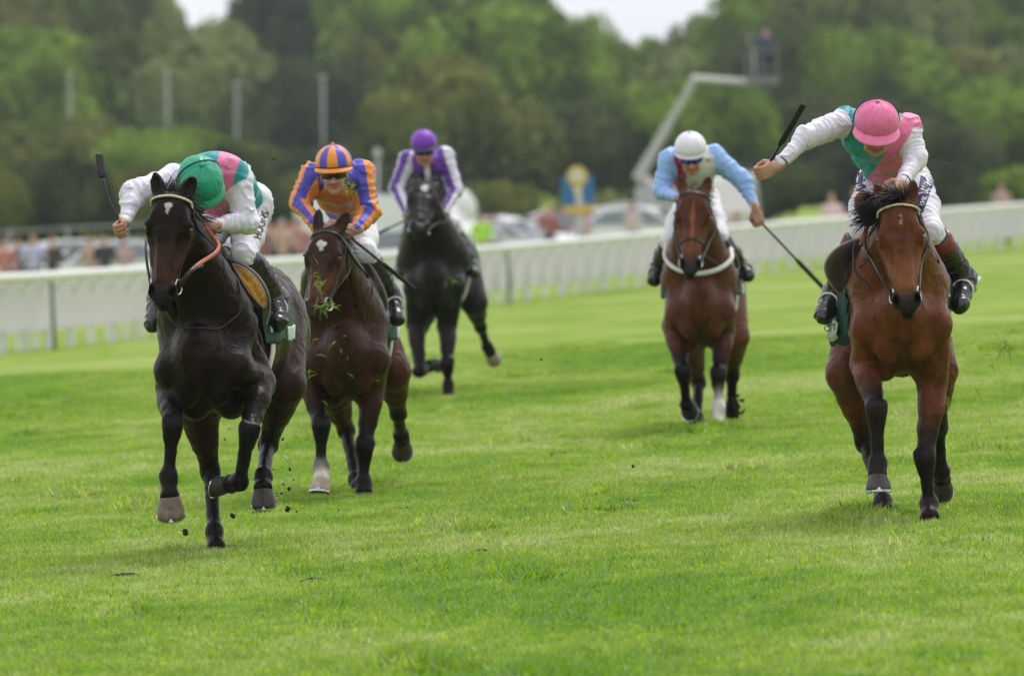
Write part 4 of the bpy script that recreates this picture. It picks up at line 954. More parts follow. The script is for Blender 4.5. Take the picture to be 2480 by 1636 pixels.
def silk_purple(V, tags, bi, bt, K, J):
    Pu = (.14, .03, .36); c = cols(len(V), Pu)
    for i, p in enumerate(K.p):
        m = bi == i
        if p['tag'][0] in 'uf':
            a = ringsect(K, i, V[m]); c[m] = np.where((np.floor((a+math.pi)/(2*math.pi)*6) % 2 == 0)[:, None], WH, (.13, .04, .34))
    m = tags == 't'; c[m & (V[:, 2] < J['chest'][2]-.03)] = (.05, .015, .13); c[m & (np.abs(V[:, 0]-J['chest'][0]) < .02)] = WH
    return c
def silk_blue(V, tags, bi, bt, K, J):
    c = cols(len(V), (.30, .49, .90)); m = tags == 't'; c[m] = (.66, .66, .67); c[m & (V[:, 0] < J['chest'][0]-.05)] = (.32, .012, .07); return c
cap1 = lambda c: (lambda g, az: cols(len(g), c))
def cap_stripe(g, az):
    k = np.floor((az+math.pi+.26)/(2*math.pi)*12) % 2; return np.where((k == 0)[:, None], (.88, .30, .03), (.09, .08, .52))
fist = lambda d, g, n, s=1.05: dict(d=d, g=g, n=n, s=s)
def zof(px, py, Y): return P(px, py, Y)
def sash_pts(D, a, b): A_, B_ = P(*a, D+.4), P(*b, D+.4); return (A_[0], A_[2]), (B_[0], B_[2])
JK = [
 dict(horse='H1', name='J1', h=.0062, bs=1.3, label='jockey in green cap and white sleeves on the near-black horse, whip held upright', hr=.125, sl=1.15, hd=.05,
  J=dict(helm=(485, 433, .12), pel=(588, 498, .95), chest=(510, 425, .42), shL=(420, 436, .32), shR=(572, 432, .40), elL=(326, 470, .14), elR=(597, 536, .32), wrL=(300, 541, -.06), wrR=(514, 548, .12),
         hipL=(548, 520, .92), hipR=(610, 522, .92), knL=(455, 625, .48), knR=(592, 618, .50), anL=(386, 725, .68), anR=(668, 722, .72), toL=(373, 782, .58), toR=(672, 782, .58)),
  up=(.12, -.80, .62), fwd=(.35, -.62, -.78), capcol=cap1(GRN), peakcol=GRN, peak=.03, cordup=1, cord=M_ink, goggles=M_goggle, capw=.034,
  handL=fist((-.35, -.75, -.35), (-.05, .1, 1), (-.8, .3, -.2)), handR=fist((-.9, -.2, -.1), (.1, -.5, .8), (0, -.6, -.7)),
  silk=silk_sash(*sash_pts(45.75, (560, 370), (515, 520)), .062), breech=(.78, .74, .83),
  text=[dict(s='HOUNS', at=(634, 545), rot=72, size=.055, wx=.8, dy=.9, mat=M_ink, bold=.015)]),
 dict(horse='H2', name='J2', h=.0075, label='jockey in orange and blue striped cap and sleeves, grass on his face', hr=.118,
  J=dict(helm=(808, 393, .06), pel=(850, 520, .95), chest=(815, 445, .36), shL=(757, 424, .33), shR=(876, 418, .35), elL=(726, 492, .28), elR=(895, 512, .28), wrL=(782, 560, .02), wrR=(862, 557, .06),
         hipL=(826, 540, .92), hipR=(872, 545, .92), knL=(770, 630, .48), knR=(888, 612, .50), anL=(742, 730, .68), anR=(952, 718, .74), toL=(735, 775, .58), toR=(962, 772, .60)),
  up=(.0, -.12, 1), fwd=(-.05, -1, -.30), capcol=cap_stripe, peakcol=(.88, .30, .03), peak=.030, cord=M_ink, goggles=M_goggle, capw=.014, sl=1.12, wr=.018,
  handL=fist((.6, -.5, .1), (.2, -.3, .9), (0, -.6, .6)), handR=fist((-.8, -.35, -.15), (-.45, -.2, .8), (0, -.75, .5)), silk=silk_orange, whitest=1),
 dict(horse='H3', name='J3', h=.010, label='jockey in plain purple cap and purple and white striped sleeves', hr=.112,
  J=dict(helm=(1026, 344, .06), pel=(1050, 500, .95), chest=(1035, 405, .36), shL=(988, 386, .33), shR=(1078, 380, .35), elL=(962, 455, .28), elR=(1104, 460, .28), wrL=(988, 522, .02), wrR=(1072, 520, .02),
         hipL=(1030, 505, .92), hipR=(1068, 505, .92), knL=(990, 552, .46), knR=(1098, 548, .50), anL=(976, 645, .68), anR=(1142, 640, .74), toL=(968, 665, .58), toR=(1147, 662, .60)),
  up=(.0, -.25, 1), fwd=(.05, -1, -.28), capcol=cap1((.20, .035, .50)), peakcol=(.05, .02, .12), peak=.035, goggles=M_goggle, boottop=.0, sl=1.1,
  handL=fist((.7, -.5, -.1), (.2, -.3, .9), (0, -.6, .6)), handR=fist((-.7, -.5, -.15), (-.3, -.2, .8), (0, -.75, .5)), silk=silk_purple, breech=(.76, .73, .80)),
 dict(horse='H4', name='J4', h=.0088, label='jockey in white cap and pale blue sleeves, whip trailing down behind', hr=.118,
  J=dict(helm=(1672, 356, .06), pel=(1690, 480, .95), chest=(1678, 400, .36), shL=(1622, 388, .33), shR=(1730, 380, .35), elL=(1603, 462, .28), elR=(1800, 440, .32), wrL=(1642, 480, .04), wrR=(1830, 505, .22),
         hipL=(1666, 490, .92), hipR=(1712, 490, .92), knL=(1622, 585, .46), knR=(1742, 575, .50), anL=(1592, 655, .68), anR=(1800, 650, .74), toL=(1585, 678, .58), toR=(1812, 668, .60)),
  up=(-.02, -.42, 1), fwd=(.0, -1, -.5), capcol=cap1((.80, .76, .86)), peakcol=(.76, .72, .82), peak=.012, goggles=M_goggle_b, capw=.002, sl=1.1,
  handL=fist((.7, -.5, -.1), (.2, -.3, .9), (0, -.6, .6)), handR=fist((.25, .1, -1), (-.7, -.3, .5), (.5, -.7, -.1)), silk=silk_blue, breech=(.76, .73, .80)),
 dict(horse='H5', name='J5', h=.0062, bs=1.15, label='jockey in pink cap with arm flung out, on the bright bay horse', hr=.124, hd=.055,
  J=dict(helm=(2123, 293, .10), pel=(2168, 432, .98), chest=(2125, 330, .44), shL=(2050, 296, .38), shR=(2200, 312, .42), elL=(1950, 332, .20), elR=(2216, 388, .34), wrL=(1884, 402, .08), wrR=(2184, 446, .14),
         hipL=(2118, 440, .95), hipR=(2212, 440, .95), knL=(2086, 560, .50), knR=(2256, 560, .52), anL=(2018, 715, .70), anR=(2338, 676, .76), toL=(1996, 764, .56), toR=(2326, 738, .60)),
  up=(.08, -.48, .87), fwd=(-.04, -.87, -.48), capcol=cap1((.80, .17, .36)), peakcol=(.88, .20, .42), peak=.045, cordup=1, cord=M_navy, goggles=M_goggle, capw=.024,
  handL=fist((-.85, -.3, -.35), (.15, -.1, 1), (-.3, -.5, .5)), handR=fist((-.5, -.6, -.4), (.1, -.4, .9), (0, -.6, .6)),
  silk=silk_sash(*sash_pts(45.7, (2225, 262), (2140, 440)), .075), breech=(.78, .74, .84), cuffline=1, boottopcol=plain('maroon_leather', (.16, .018, .02), .3),
  text=[]),
]
JO = {}
for S in JK:
    if S['horse'] not in HO: continue
    JO[S['name']] = build_jockey(S, HO[S['horse']])
def hand_at(j, sd): return JO[j]['grips'][sd]
# print on the breeches and the saddle cloth
def child(root, nm):
    for c in root.children:
        if c.name.split('.')[0] == nm: return c
def bvh_of(o, root):
    me = o.data; off = np.array(root.location); vs = [Vector(np.array(v.co)+off) for v in me.vertices]; return BVHTree.FromPolygons(vs, [list(p.vertices) for p in me.polygons])
if 'J5' in JO:
    r_ = JO['J5']['root']; b5 = child(r_, 'breeches'); bv = bvh_of(b5, r_); q5 = HO['H5']['q']
    put_poly([(2230, 424), (2264, 440), (2250, 475), (2236, 512), (2226, 520), (2222, 470)], q5, bv, b5, r_, M_navy, .9)
    put_text(dict(s='UK', at=(2246, 448), rot=62, size=.058, dy=.9, mat=M_wprint, bold=.012), q5, bv, b5, r_)
    put_text(dict(s='WIL', at=(2236, 486), rot=64, size=.034, dy=.9, mat=M_wprint, bold=.01), q5, bv, b5, r_)
    put_poly([(2078, 418), (2092, 414), (2088, 450), (2078, 452)], q5, bv, b5, r_, M_navy, .9)
    put_text(dict(s='WILLS', at=(2086, 480), rot=-84, size=.075, dy=.9, mat=M_navy, bold=.03), q5, bv, b5, r_)
    h5 = HO['H5']['root']; sc5 = child(h5, 'saddle_cloth'); 
    q = q5; 
    # the pale tail of the cloth with its black letters, hanging under the near stirrup, and the corner blown out on the far side
    def flyer(name, pts, mat, parent, root, th=.006):
        W_ = [q(*p) for p in pts]; k = len(W_); cen = sum(W_)/k; nr = U(sum(np.cross(W_[i]-cen, W_[(i+1) % k]-cen) for i in range(k))); nr = nr if nr[1] < 0 else -nr
        V = [p+nr*.012*math.sin(i*2.1) for i, p in enumerate(spline(W_+[W_[0]], 4)[:-1])]; m = len(V); V2 = V+[p-nr*th for p in V]+[cen+nr*.01, cen+nr*.01-nr*th]
        f = [(i, (i+1) % m, 2*m) for i in range(m)]+[((i+1) % m+m, i+m, 2*m+1) for i in range(m)]+[(i+m, (i+1) % m+m, (i+1) % m, i) for i in range(m)]
        me = mesh_from(name, V2, f); return link(name, me, parent, mat, off=root.location), me
    flyer('cloth_skirt', [(2026, 712, .62), (2050, 716, .52), (2052, 828, .50), (2026, 832, .56), (2012, 830, .66)], M_green_cloth, sc5, h5)
    o_, me_ = flyer('cloth_panel', [(1999, 772, .60), (2022, 774, .535), (2026, 818, .53), (2006, 824, .60)], M_pale_cloth, sc5, h5)
    bv = bvh_of(o_, h5); put_text(dict(s='OT', at=(2011, 794), rot=12, size=.050, dy=.55, mat=M_ink, bold=.0), q5, bv, sc5, h5)
    flyer('cloth_corner', [(2352, 668, .85), (2375, 672, .95), (2356, 712, .9), (2346, 702, .85)], M_pale_cloth, sc5, h5)
if 'J1' in JO:
    a = hand_at('J1', 'L'); b = P(240, 372, 45.75-.05); whip(a, b, 'black riding whip with broad flap, held upright beside the near-black horse', .33, .0215, curve=np.array([-.012, 0, .0])+np.array([-.02, 0, 0]))
if 'J5' in JO:
    a = hand_at('J5', 'L'); b = P(1947, 252, 45.7-.05); whip(a, b, 'black riding whip raised over the outstretched white sleeve', .42, .017)
if 'J2' in JO:
    a = hand_at('J2', 'R'); b = P(1006, 702, 52.4+.35); whip(a, b, 'dark riding whip slanting down beside the bay horse with grass on its nose', .35, .014)
if 'J4' in JO:
    a = hand_at('J4', 'R'); b = P(1995, 698, 60.3+.5); whip(a, b, 'long thin riding whip trailing from the pale blue sleeve', .3, .016)
if 'J3' in JO:
    a = hand_at('J3', 'L'); b = P(903, 570, 70.8+.2); whip(a, b, 'thin riding whip held out from the purple and white sleeve', .3, .010)
# ================================================================== GROUND AND GRASS
def grass_mat(name, blades):
    m, nt, b = newmat(name); ln = nt.links.new; nd = nt.nodes.new
    geo = nd('ShaderNodeNewGeometry')
    def nz(scale, det, stretch=(1, 1, 1)):
        mp = nd('ShaderNodeMapping'); mp.inputs['Scale'].default_value = stretch; mp.inputs['Rotation'].default_value = (0, 0, -.2); ln(geo.outputs['Position'], mp.inputs['Vector'])
        n = nd('ShaderNodeTexNoise'); n.inputs['Scale'].default_value = scale; n.inputs['Detail'].default_value = det; n.inputs['Roughness'].default_value = .6; ln(mp.outputs[0], n.inputs['Vector']); return n
    n1 = nz(.32, 4, (1, .6, 0)); n2_ = nz(3.2, 3, (1, .5, 0)); n3 = nz(60, 2)
    r = nd('ShaderNodeValToRGB'); e = r.color_ramp.elements
    e[0].position = .40; e[0].color = (*GR_A, 1); e[1].position = .60; e[1].color = (*GR_C, 1); x = e.new(.5); x.color = (*GR_B, 1)
    mx = nd('ShaderNodeMath'); mx.operation = 'MULTIPLY_ADD'; mx.inputs[1].default_value = .35; ln(n2_.outputs['Fac'], mx.inputs[0])
    m2 = nd('ShaderNodeMath'); m2.operation = 'MULTIPLY'; m2.inputs[1].default_value = .65; ln(n1.outputs['Fac'], m2.inputs[0]); ln(m2.outputs[0], mx.inputs[2]); ln(mx.outputs[0], r.inputs['Fac'])
    mr = nd('ShaderNodeMapRange'); mr.inputs[1].default_value = .3; mr.inputs[2].default_value = .7; mr.inputs[3].default_value = .7; mr.inputs[4].default_value = 1.25; ln(n3.outputs['Fac'], mr.inputs[0])
    sc = nd('ShaderNodeVectorMath'); sc.operation = 'SCALE'; ln(r.outputs[0], sc.inputs[0]); ln(mr.outputs[0], sc.inputs['Scale'])
    if blades:
        oi = nd('ShaderNodeAttribute'); oi.attribute_name = 'blade'; mr2 = nd('ShaderNodeMapRange'); mr2.inputs[3].default_value = .62; mr2.inputs[4].default_value = 1.4; ln(oi.outputs['Fac'], mr2.inputs[0])
        s2 = nd('ShaderNodeVectorMath'); s2.operation = 'SCALE'; ln(sc.outputs[0], s2.inputs[0]); ln(mr2.outputs[0], s2.inputs['Scale']); out = s2.outputs[0]
        df = nd('ShaderNodeBsdfDiffuse'); tr = nd('ShaderNodeBsdfTranslucent'); ms = nd('ShaderNodeMixShader'); ms.inputs[0].default_value = .55
        gl = nd('ShaderNodeBsdfGlossy'); gl.inputs['Roughness'].default_value = .45; gl.inputs['Color'].default_value = (.9, .95, .9, 1); m3 = nd('ShaderNodeMixShader'); m3.inputs[0].default_value = .06
        ln(out, df.inputs['Color']); ln(out, tr.inputs['Color']); ln(df.outputs[0], ms.inputs[1]); ln(tr.outputs[0], ms.inputs[2]); ln(ms.outputs[0], m3.inputs[1]); ln(gl.outputs[0], m3.inputs[2])
        ln(m3.outputs[0], nt.nodes['Material Output'].inputs['Surface'])
    else:
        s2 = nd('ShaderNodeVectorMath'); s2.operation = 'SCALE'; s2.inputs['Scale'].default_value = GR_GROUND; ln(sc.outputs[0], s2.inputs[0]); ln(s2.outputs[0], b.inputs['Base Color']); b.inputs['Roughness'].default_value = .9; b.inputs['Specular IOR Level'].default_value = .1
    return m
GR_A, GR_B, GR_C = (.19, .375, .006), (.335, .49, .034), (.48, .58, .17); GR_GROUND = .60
M_blade = grass_mat('grass_blades', True); M_turf = grass_mat('turf', False)
ys = list(np.linspace(-60, 60, 13))+list(np.linspace(66, 320, 50))+[420, 700, 1200, 3000]; xs = list(np.linspace(-80, 80, 33)); xs = [-1500, -400, -150]+xs+[150, 400, 1500]
gv = [(x, y, gz(y)) for y in ys for x in xs]; nx_ = len(xs); gf = [(i*nx_+j, i*nx_+j+1, (i+1)*nx_+j+1, (i+1)*nx_+j) for i in range(len(ys)-1) for j in range(nx_-1)]
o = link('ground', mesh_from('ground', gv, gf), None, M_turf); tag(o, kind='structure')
tufts = bpy.data.collections.new('tuft_shapes')
for k in range(6):
    g = np.random.default_rng(40+k); v = []; f = []; bs_ = []
    for i in range(15):
        a = g.random()*2*math.pi; r0 = .028*math.sqrt(g.random()); bs_.append(g.random()); b = np.array([r0*math.cos(a), r0*math.sin(a), -.004]); az = g.random()*2*math.pi; ln_ = .026+.024*g.random(); w = .0024+.0016*g.random()
        le = .25+.6*g.random(); d = np.array([math.cos(az)*le, math.sin(az)*le, 1]); sd_ = np.array([-math.sin(az+g.normal(0, .6)), math.cos(az), 0]); d = d/np.linalg.norm(d)
        m1 = b+d*ln_*.55; tp = m1+U(d+np.array([math.cos(az), math.sin(az), 0])*.35)*ln_*.5; o_ = len(v); v += [b-sd_*w, b+sd_*w, m1+sd_*w*.85, m1-sd_*w*.85, tp]; f += [(o_, o_+1, o_+2, o_+3), (o_+3, o_+2, o_+4)]
    me = mesh_from('tuft', v, f); ba_ = me.attributes.new('blade', 'FLOAT', 'POINT'); ba_.data.foreach_set('value', np.repeat(bs_, 5).astype(np.float32)); me.materials.append(M_blade); to = bpy.data.objects.new('tuft', me); tufts.objects.link(to)
def scatter(name, n, y0, y1, density_scale=1.0, seed=1, hs_=1.0):
    g = np.random.default_rng(seed); Y = np.sqrt(g.random(n)*(y1**2-y0**2)+y0**2); X_ = (g.random(n)*2-1)*(Y*.0655+.9)
    pts = np.stack([X_, Y, np.array([0.0]*n)], 1).astype(np.float32)
    me = bpy.data.meshes.new(name); me.vertices.add(n); me.vertices.foreach_set('co', pts.ravel())
    ra = me.attributes.new('rot', 'FLOAT_VECTOR', 'POINT'); rv = np.stack([g.normal(0, .08, n), g.normal(0, .08, n), g.random(n)*6.283], 1).astype(np.float32); ra.data.foreach_set('vector', rv.ravel())
    hn = noise3(np.stack([X_*1.3, Y*.7, Y*0], 1), 3); hn2 = noise3(np.stack([X_*5, Y*2.5, Y*0], 1), 8)
    sa = me.attributes.new('scl', 'FLOAT', 'POINT'); sv = ((.75+.5*g.random(n))*(.7+.5*hn+.35*hn2)*hs_*(1+.9*np.clip((noise3(np.stack([X_*2.1, Y*.9, Y*0], 1), 17)-.80)/.1, 0, 1))).astype(np.float32); sa.data.foreach_set('value', sv)
    o = bpy.data.objects.new(name, me); COL.objects.link(o); me.materials.append(M_blade)
    ng = bpy.data.node_groups.new(name, 'GeometryNodeTree'); ng.interface.new_socket('Geometry', in_out='INPUT', socket_type='NodeSocketGeometry'); ng.interface.new_socket('Geometry', in_out='OUTPUT', socket_type='NodeSocketGeometry')
    gi = ng.nodes.new('NodeGroupInput'); go = ng.nodes.new('NodeGroupOutput'); ip = ng.nodes.new('GeometryNodeInstanceOnPoints'); ci = ng.nodes.new('GeometryNodeCollectionInfo')
    ci.inputs['Collection'].default_value = tufts; ci.inputs['Separate Children'].default_value = True; ci.inputs['Reset Children'].default_value = True
    ip.inputs['Pick Instance'].default_value = True
    n1 = ng.nodes.new('GeometryNodeInputNamedAttribute'); n1.data_type = 'FLOAT_VECTOR'; n1.inputs['Name'].default_value = 'rot'
    n2 = ng.nodes.new('GeometryNodeInputNamedAttribute'); n2.data_type = 'FLOAT'; n2.inputs['Name'].default_value = 'scl'
    L = ng.links.new; L(gi.outputs[0], ip.inputs['Points']); L(ci.outputs[0], ip.inputs['Instance']); L(n1.outputs['Attribute'], ip.inputs['Rotation']); L(n2.outputs['Attribute'], ip.inputs['Scale']); L(ip.outputs[0], go.inputs[0])
    md = o.modifiers.new('grass', 'NODES'); md.node_group = ng; return o
if BG:
    o = scatter('grass', 300000, 33.0, 84, seed=5); tag(o, 'short green turf grass of the racecourse', 'grass', kind='stuff')
# ================================================================== BACKDROP
def box(c, s, rz=0):
    v = []; 
    for dx in (-1, 1):
        for dy in (-1, 1):
            for dz in (-1, 1):
                x, y = dx*s[0]/2, dy*s[1]/2; v.append((c[0]+x*math.cos(rz)-y*math.sin(rz), c[1]+x*math.sin(rz)+y*math.cos(rz), c[2]+dz*s[2]/2))
    return v, [(0, 1, 3, 2), (4, 6, 7, 5), (0, 4, 5, 1), (2, 3, 7, 6), (0, 2, 6, 4), (1, 5, 7, 3)]
def foliage(name, c, c2):
    m, nt, b = newmat(name); ln = nt.links.new; nd = nt.nodes.new
    geo = nd('ShaderNodeNewGeometry'); n = nd('ShaderNodeTexNoise'); n.inputs['Scale'].default_value = .35; n.inputs['Detail'].default_value = 4; ln(geo.outputs['Position'], n.inputs['Vector'])
    r = nd('ShaderNodeValToRGB'); r.color_ramp.elements[0].position = .35; r.color_ramp.elements[0].color = (*c, 1); r.color_ramp.elements[1].position = .66; r.color_ramp.elements[1].color = (*c2, 1); ln(n.outputs['Fac'], r.inputs['Fac'])
    df = nd('ShaderNodeBsdfDiffuse'); tr = nd('ShaderNodeBsdfTranslucent'); ms = nd('ShaderNodeMixShader'); ms.inputs[0].default_value = .3
    ln(r.outputs[0], df.inputs['Color']); ln(r.outputs[0], tr.inputs['Color']); ln(df.outputs[0], ms.inputs[1]); ln(tr.outputs[0], ms.inputs[2]); ln(ms.outputs[0], nt.nodes['Material Output'].inputs['Surface']); return m
FOL = dict(g=foliage('foliage_green', (.055, .110, .018), (.27, .39, .065)), o=foliage('foliage_olive', (.070, .095, .022), (.25, .275, .075)), d=foliage('foliage_dark', (.030, .050, .024), (.12, .16, .055)), l=foliage('foliage_light', (.15, .20, .07), (.29, .35, .13)))
M_bark = plain('bark', (.07, .055, .04), .9)
def crown_mesh(k, n=5200):
    g = np.random.default_rng(900+k); lobes = []
    for i in range(30):
        d = U(g.normal(0, 1, 3)); d[2] = abs(d[2])*1.1-.25; lobes.append((np.array([0, 0, .5])+d*np.array([.62, .62, .37])*(.62+.38*g.random()), .17+.17*g.random()))
    lobes.append((np.array([0, 0, .5]), .42)); ctr = np.array([l[0] for l in lobes]); rad = np.array([l[1] for l in lobes])
    w = rad**2; w /= w.sum(); pick = g.choice(len(lobes), n*2, p=w); d = g.normal(0, 1, (n*2, 3)); d /= np.linalg.norm(d, axis=1)[:, None]
    p = ctr[pick]+d*(rad[pick]*(.82+.25*g.random(n*2)))[:, None]*np.array([1, 1, .82])
    dd = np.linalg.norm((p[:, None]-ctr[None])/np.array([1, 1, .82]), axis=2)/rad[None]; keep = (dd.min(1) > .72) & (p[:, 2] > .03); p = p[keep][:n]; d = d[keep][:n]
    s = .020+.026*g.random(len(p)); t1 = np.cross(d+g.normal(0, .5, p.shape), g.normal(0, 1, p.shape)); t1 /= np.linalg.norm(t1, axis=1)[:, None]; t2 = np.cross(d+g.normal(0, .5, p.shape), t1); t2 /= np.linalg.norm(t2, axis=1)[:, None]
    V = np.stack([p+t1*s[:, None], p+t2*s[:, None]*.8, p-t1*s[:, None], p-t2*s[:, None]*.8], 1).reshape(-1, 3); Q = np.arange(len(V)).reshape(-1, 4)
    # inner mass of shaded leaves
    bm = bmesh.new(); VV = [V]; QQ = [Q]; off = len(V)
    for c, r in lobes:
        bm = bmesh.new(); bmesh.ops.create_icosphere(bm, subdivisions=1, radius=r*.80); vs = np.array([list(x.co) for x in bm.verts])*np.array([1, 1, .82])*(.8+.4*g.random((len(bm.verts), 1)))+c
        fs = np.array([[y.index for y in x.verts]+[x.verts[2].index] for x in bm.faces]); VV.append(vs); QQ.append(fs+off); off += len(vs); bm.free()
    V = np.concatenate(VV); fs = [tuple(q) if q[3] != q[2] else tuple(q[:3]) for q in np.concatenate(QQ)]
    return mesh_from('crown', V, fs)
CR = [crown_mesh(k) for k in range(5)]; CRM = {}
def tree(px, ytop, wpx, Y, tone, k, label, group, name='broadleaf_tree'):
    base = G(px, Y); top = P(px, ytop, Y)[2]; h = top-base[2]; w = wpx/F*Y/2*(1.22 if Y > 380 else 1.05)
    o = empty(name, tuple(base), label, 'bush' if name == 'bush' else 'tree', group)
    key = (k % 5, tone)
    if key not in CRM: m = CR[k % 5].copy(); m.materials.append(FOL[tone]); CRM[key] = m
    c = bpy.data.objects.new('crown', CRM[key]); COL.objects.link(c); c.parent = o; c.scale = (w/.80, w/.80*.9, h/.98*(1.0)); c.location = (0, 0, -.02*h); c.rotation_euler = (0, 0, k*1.3)
    pts = [np.array([0, 0, -.2]), np.array([.05*w, 0, h*.25]), np.array([-.03*w, 0, h*.55])]; r = .035*h+.05
    parts = [tube(pts, [r*1.4, r, r*.5], 8)]
    for a in range(4): an = a*1.6+k; parts.append(tube([pts[1]*(.8), pts[1]+np.array([math.cos(an)*w*.3, math.sin(an)*w*.3, h*.18]), pts[1]+np.array([math.cos(an)*w*.5, math.sin(an)*w*.5, h*.38])], [r*.5, r*.35, r*.1], 6))
    vv, ff = merge(parts); me = mesh_from('trunk', vv, ff); me.materials.append(M_bark); t = bpy.data.objects.new('trunk', me); COL.objects.link(t); t.parent = o
    return o
if BG:
    TN = dict(g='mid green', o='olive green', d='dark green', l='pale green')
    rows = [
     ('back', 560, [(40, -90, 380, 'o'), (210, -110, 360, 'g'), (370, -80, 260, 'o'), (425, 5, 130, 'l'), (680, -100, 240, 'd'), (830, -130, 340, 'g'), (1010, -90, 380, 'g'), (1190, -140, 420, 'g'), (1430, 45, 240, 'g'), (1560, 80, 240, 'g'), (1715, 30, 190, 'l'), (1860, -60, 340, 'g'), (2060, -100, 380, 'o'), (2260, -80, 380, 'l'), (2450, -110, 380, 'g')]),
     ('middle', 480, [(80, 60, 480, 'g'), (330, 70, 430, 'o'), (560, 62, 400, 'l'), (770, 140, 330, 'd'), (930, 70, 300, 'o'), (1250, -5, 540, 'g'), (1440, 110, 330, 'g'), (1650, 130, 320, 'l'), (1860, 80, 360, 'd'), (2100, 60, 420, 'g'), (2350, 110, 440, 'o'), (2540, 90, 320, 'l')]),
     ('nearer', 400, [(-30, 240, 380, 'o'), (160, 290, 400, 'o'), (400, 305, 430, 'g'), (610, 345, 330, 'o'), (800, 350, 300, 'd'), (1100, 150, 440, 'o'), (1390, 250, 360, 'd'), (1560, 300, 300, 'd'), (1730, 175, 370, 'g'), (1960, 230, 380, 'd'), (2190, 250, 400, 'd'), (2420, 190, 400, 'g')])]
    kk = 0
    for (rn, Y, L_) in rows:
        for i, (px, yt, w, tn) in enumerate(L_):
            nb = 'furthest to the left' if i == 0 else ('furthest to the right' if i == len(L_)-1 else {'back': 'crown number %s from the left'}.get('', ''))
            tree(px, yt, w, Y+RNG.uniform(-12, 12), tn, kk, '%s broadleaf tree, %s from the left in the %s row' % (TN[tn], ['first', 'second', 'third', 'fourth', 'fifth', 'sixth', 'seventh', 'eighth', 'ninth', 'tenth', 'eleventh', 'twelfth', 'thirteenth', 'fourteenth', 'fifteenth'][i], rn), 'trees behind the racecourse'); kk += 1
    for i, (px, yt, w, tn) in enumerate([(-20, 400, 260, 'o'), (170, 370, 300, 'd'), (360, 400, 280, 'o'), (560, 360, 300, 'd'), (740, 420, 260, 'o'), (930, 400, 250, 'd'), (1210, 435, 260, 'o'), (1440, 470, 240, 'o'), (1620, 430, 240, 'd'), (1850, 380, 300, 'd'), (2060, 360, 320, 'd'), (2260, 390, 300, 'd'), (2450, 410, 260, 'g')]):
        tree(px, yt, w, 305+RNG.uniform(-8, 8), tn, kk, '%s bush, %s from the left along the car park' % (TN[tn], ['first', 'second', 'third', 'fourth', 'fifth', 'sixth', 'seventh', 'eighth', 'ninth', 'tenth', 'eleventh', 'twelfth', 'thirteenth'][i]), 'bushes along the car park', 'bush'); kk += 1
if BG:
    for i in range(26):      # unseen trees added behind the camera to block low sky on the coats
        a = math.radians(172+196*i/25); bx_, by_ = 75*math.cos(a), 22+75*math.sin(a); o = bpy.data.objects.new('broadleaf_tree', None); COL.objects.link(o); o.location = (bx_, by_, 0)
        tag(o, 'unseen broadleaf tree added behind the camera to block low sky light', 'tree', 'unseen trees added behind the camera to block low sky light'); m = CRM[list(CRM)[i % len(CRM)]]
        c = bpy.data.objects.new('crown', m); COL.objects.link(c); c.parent = o; c.scale = (9, 9, 15+3*math.sin(i*2.3)); c.rotation_euler = (0, 0, i)
M_wpaint = plain('white_plastic', (.74, .74, .73), .4, var=.05); M_pale = plain('weathered_white_paint', (.66, .62, .67), .6, var=.1); M_gpole = plain('grey_paint', (.42, .43, .44), .5)
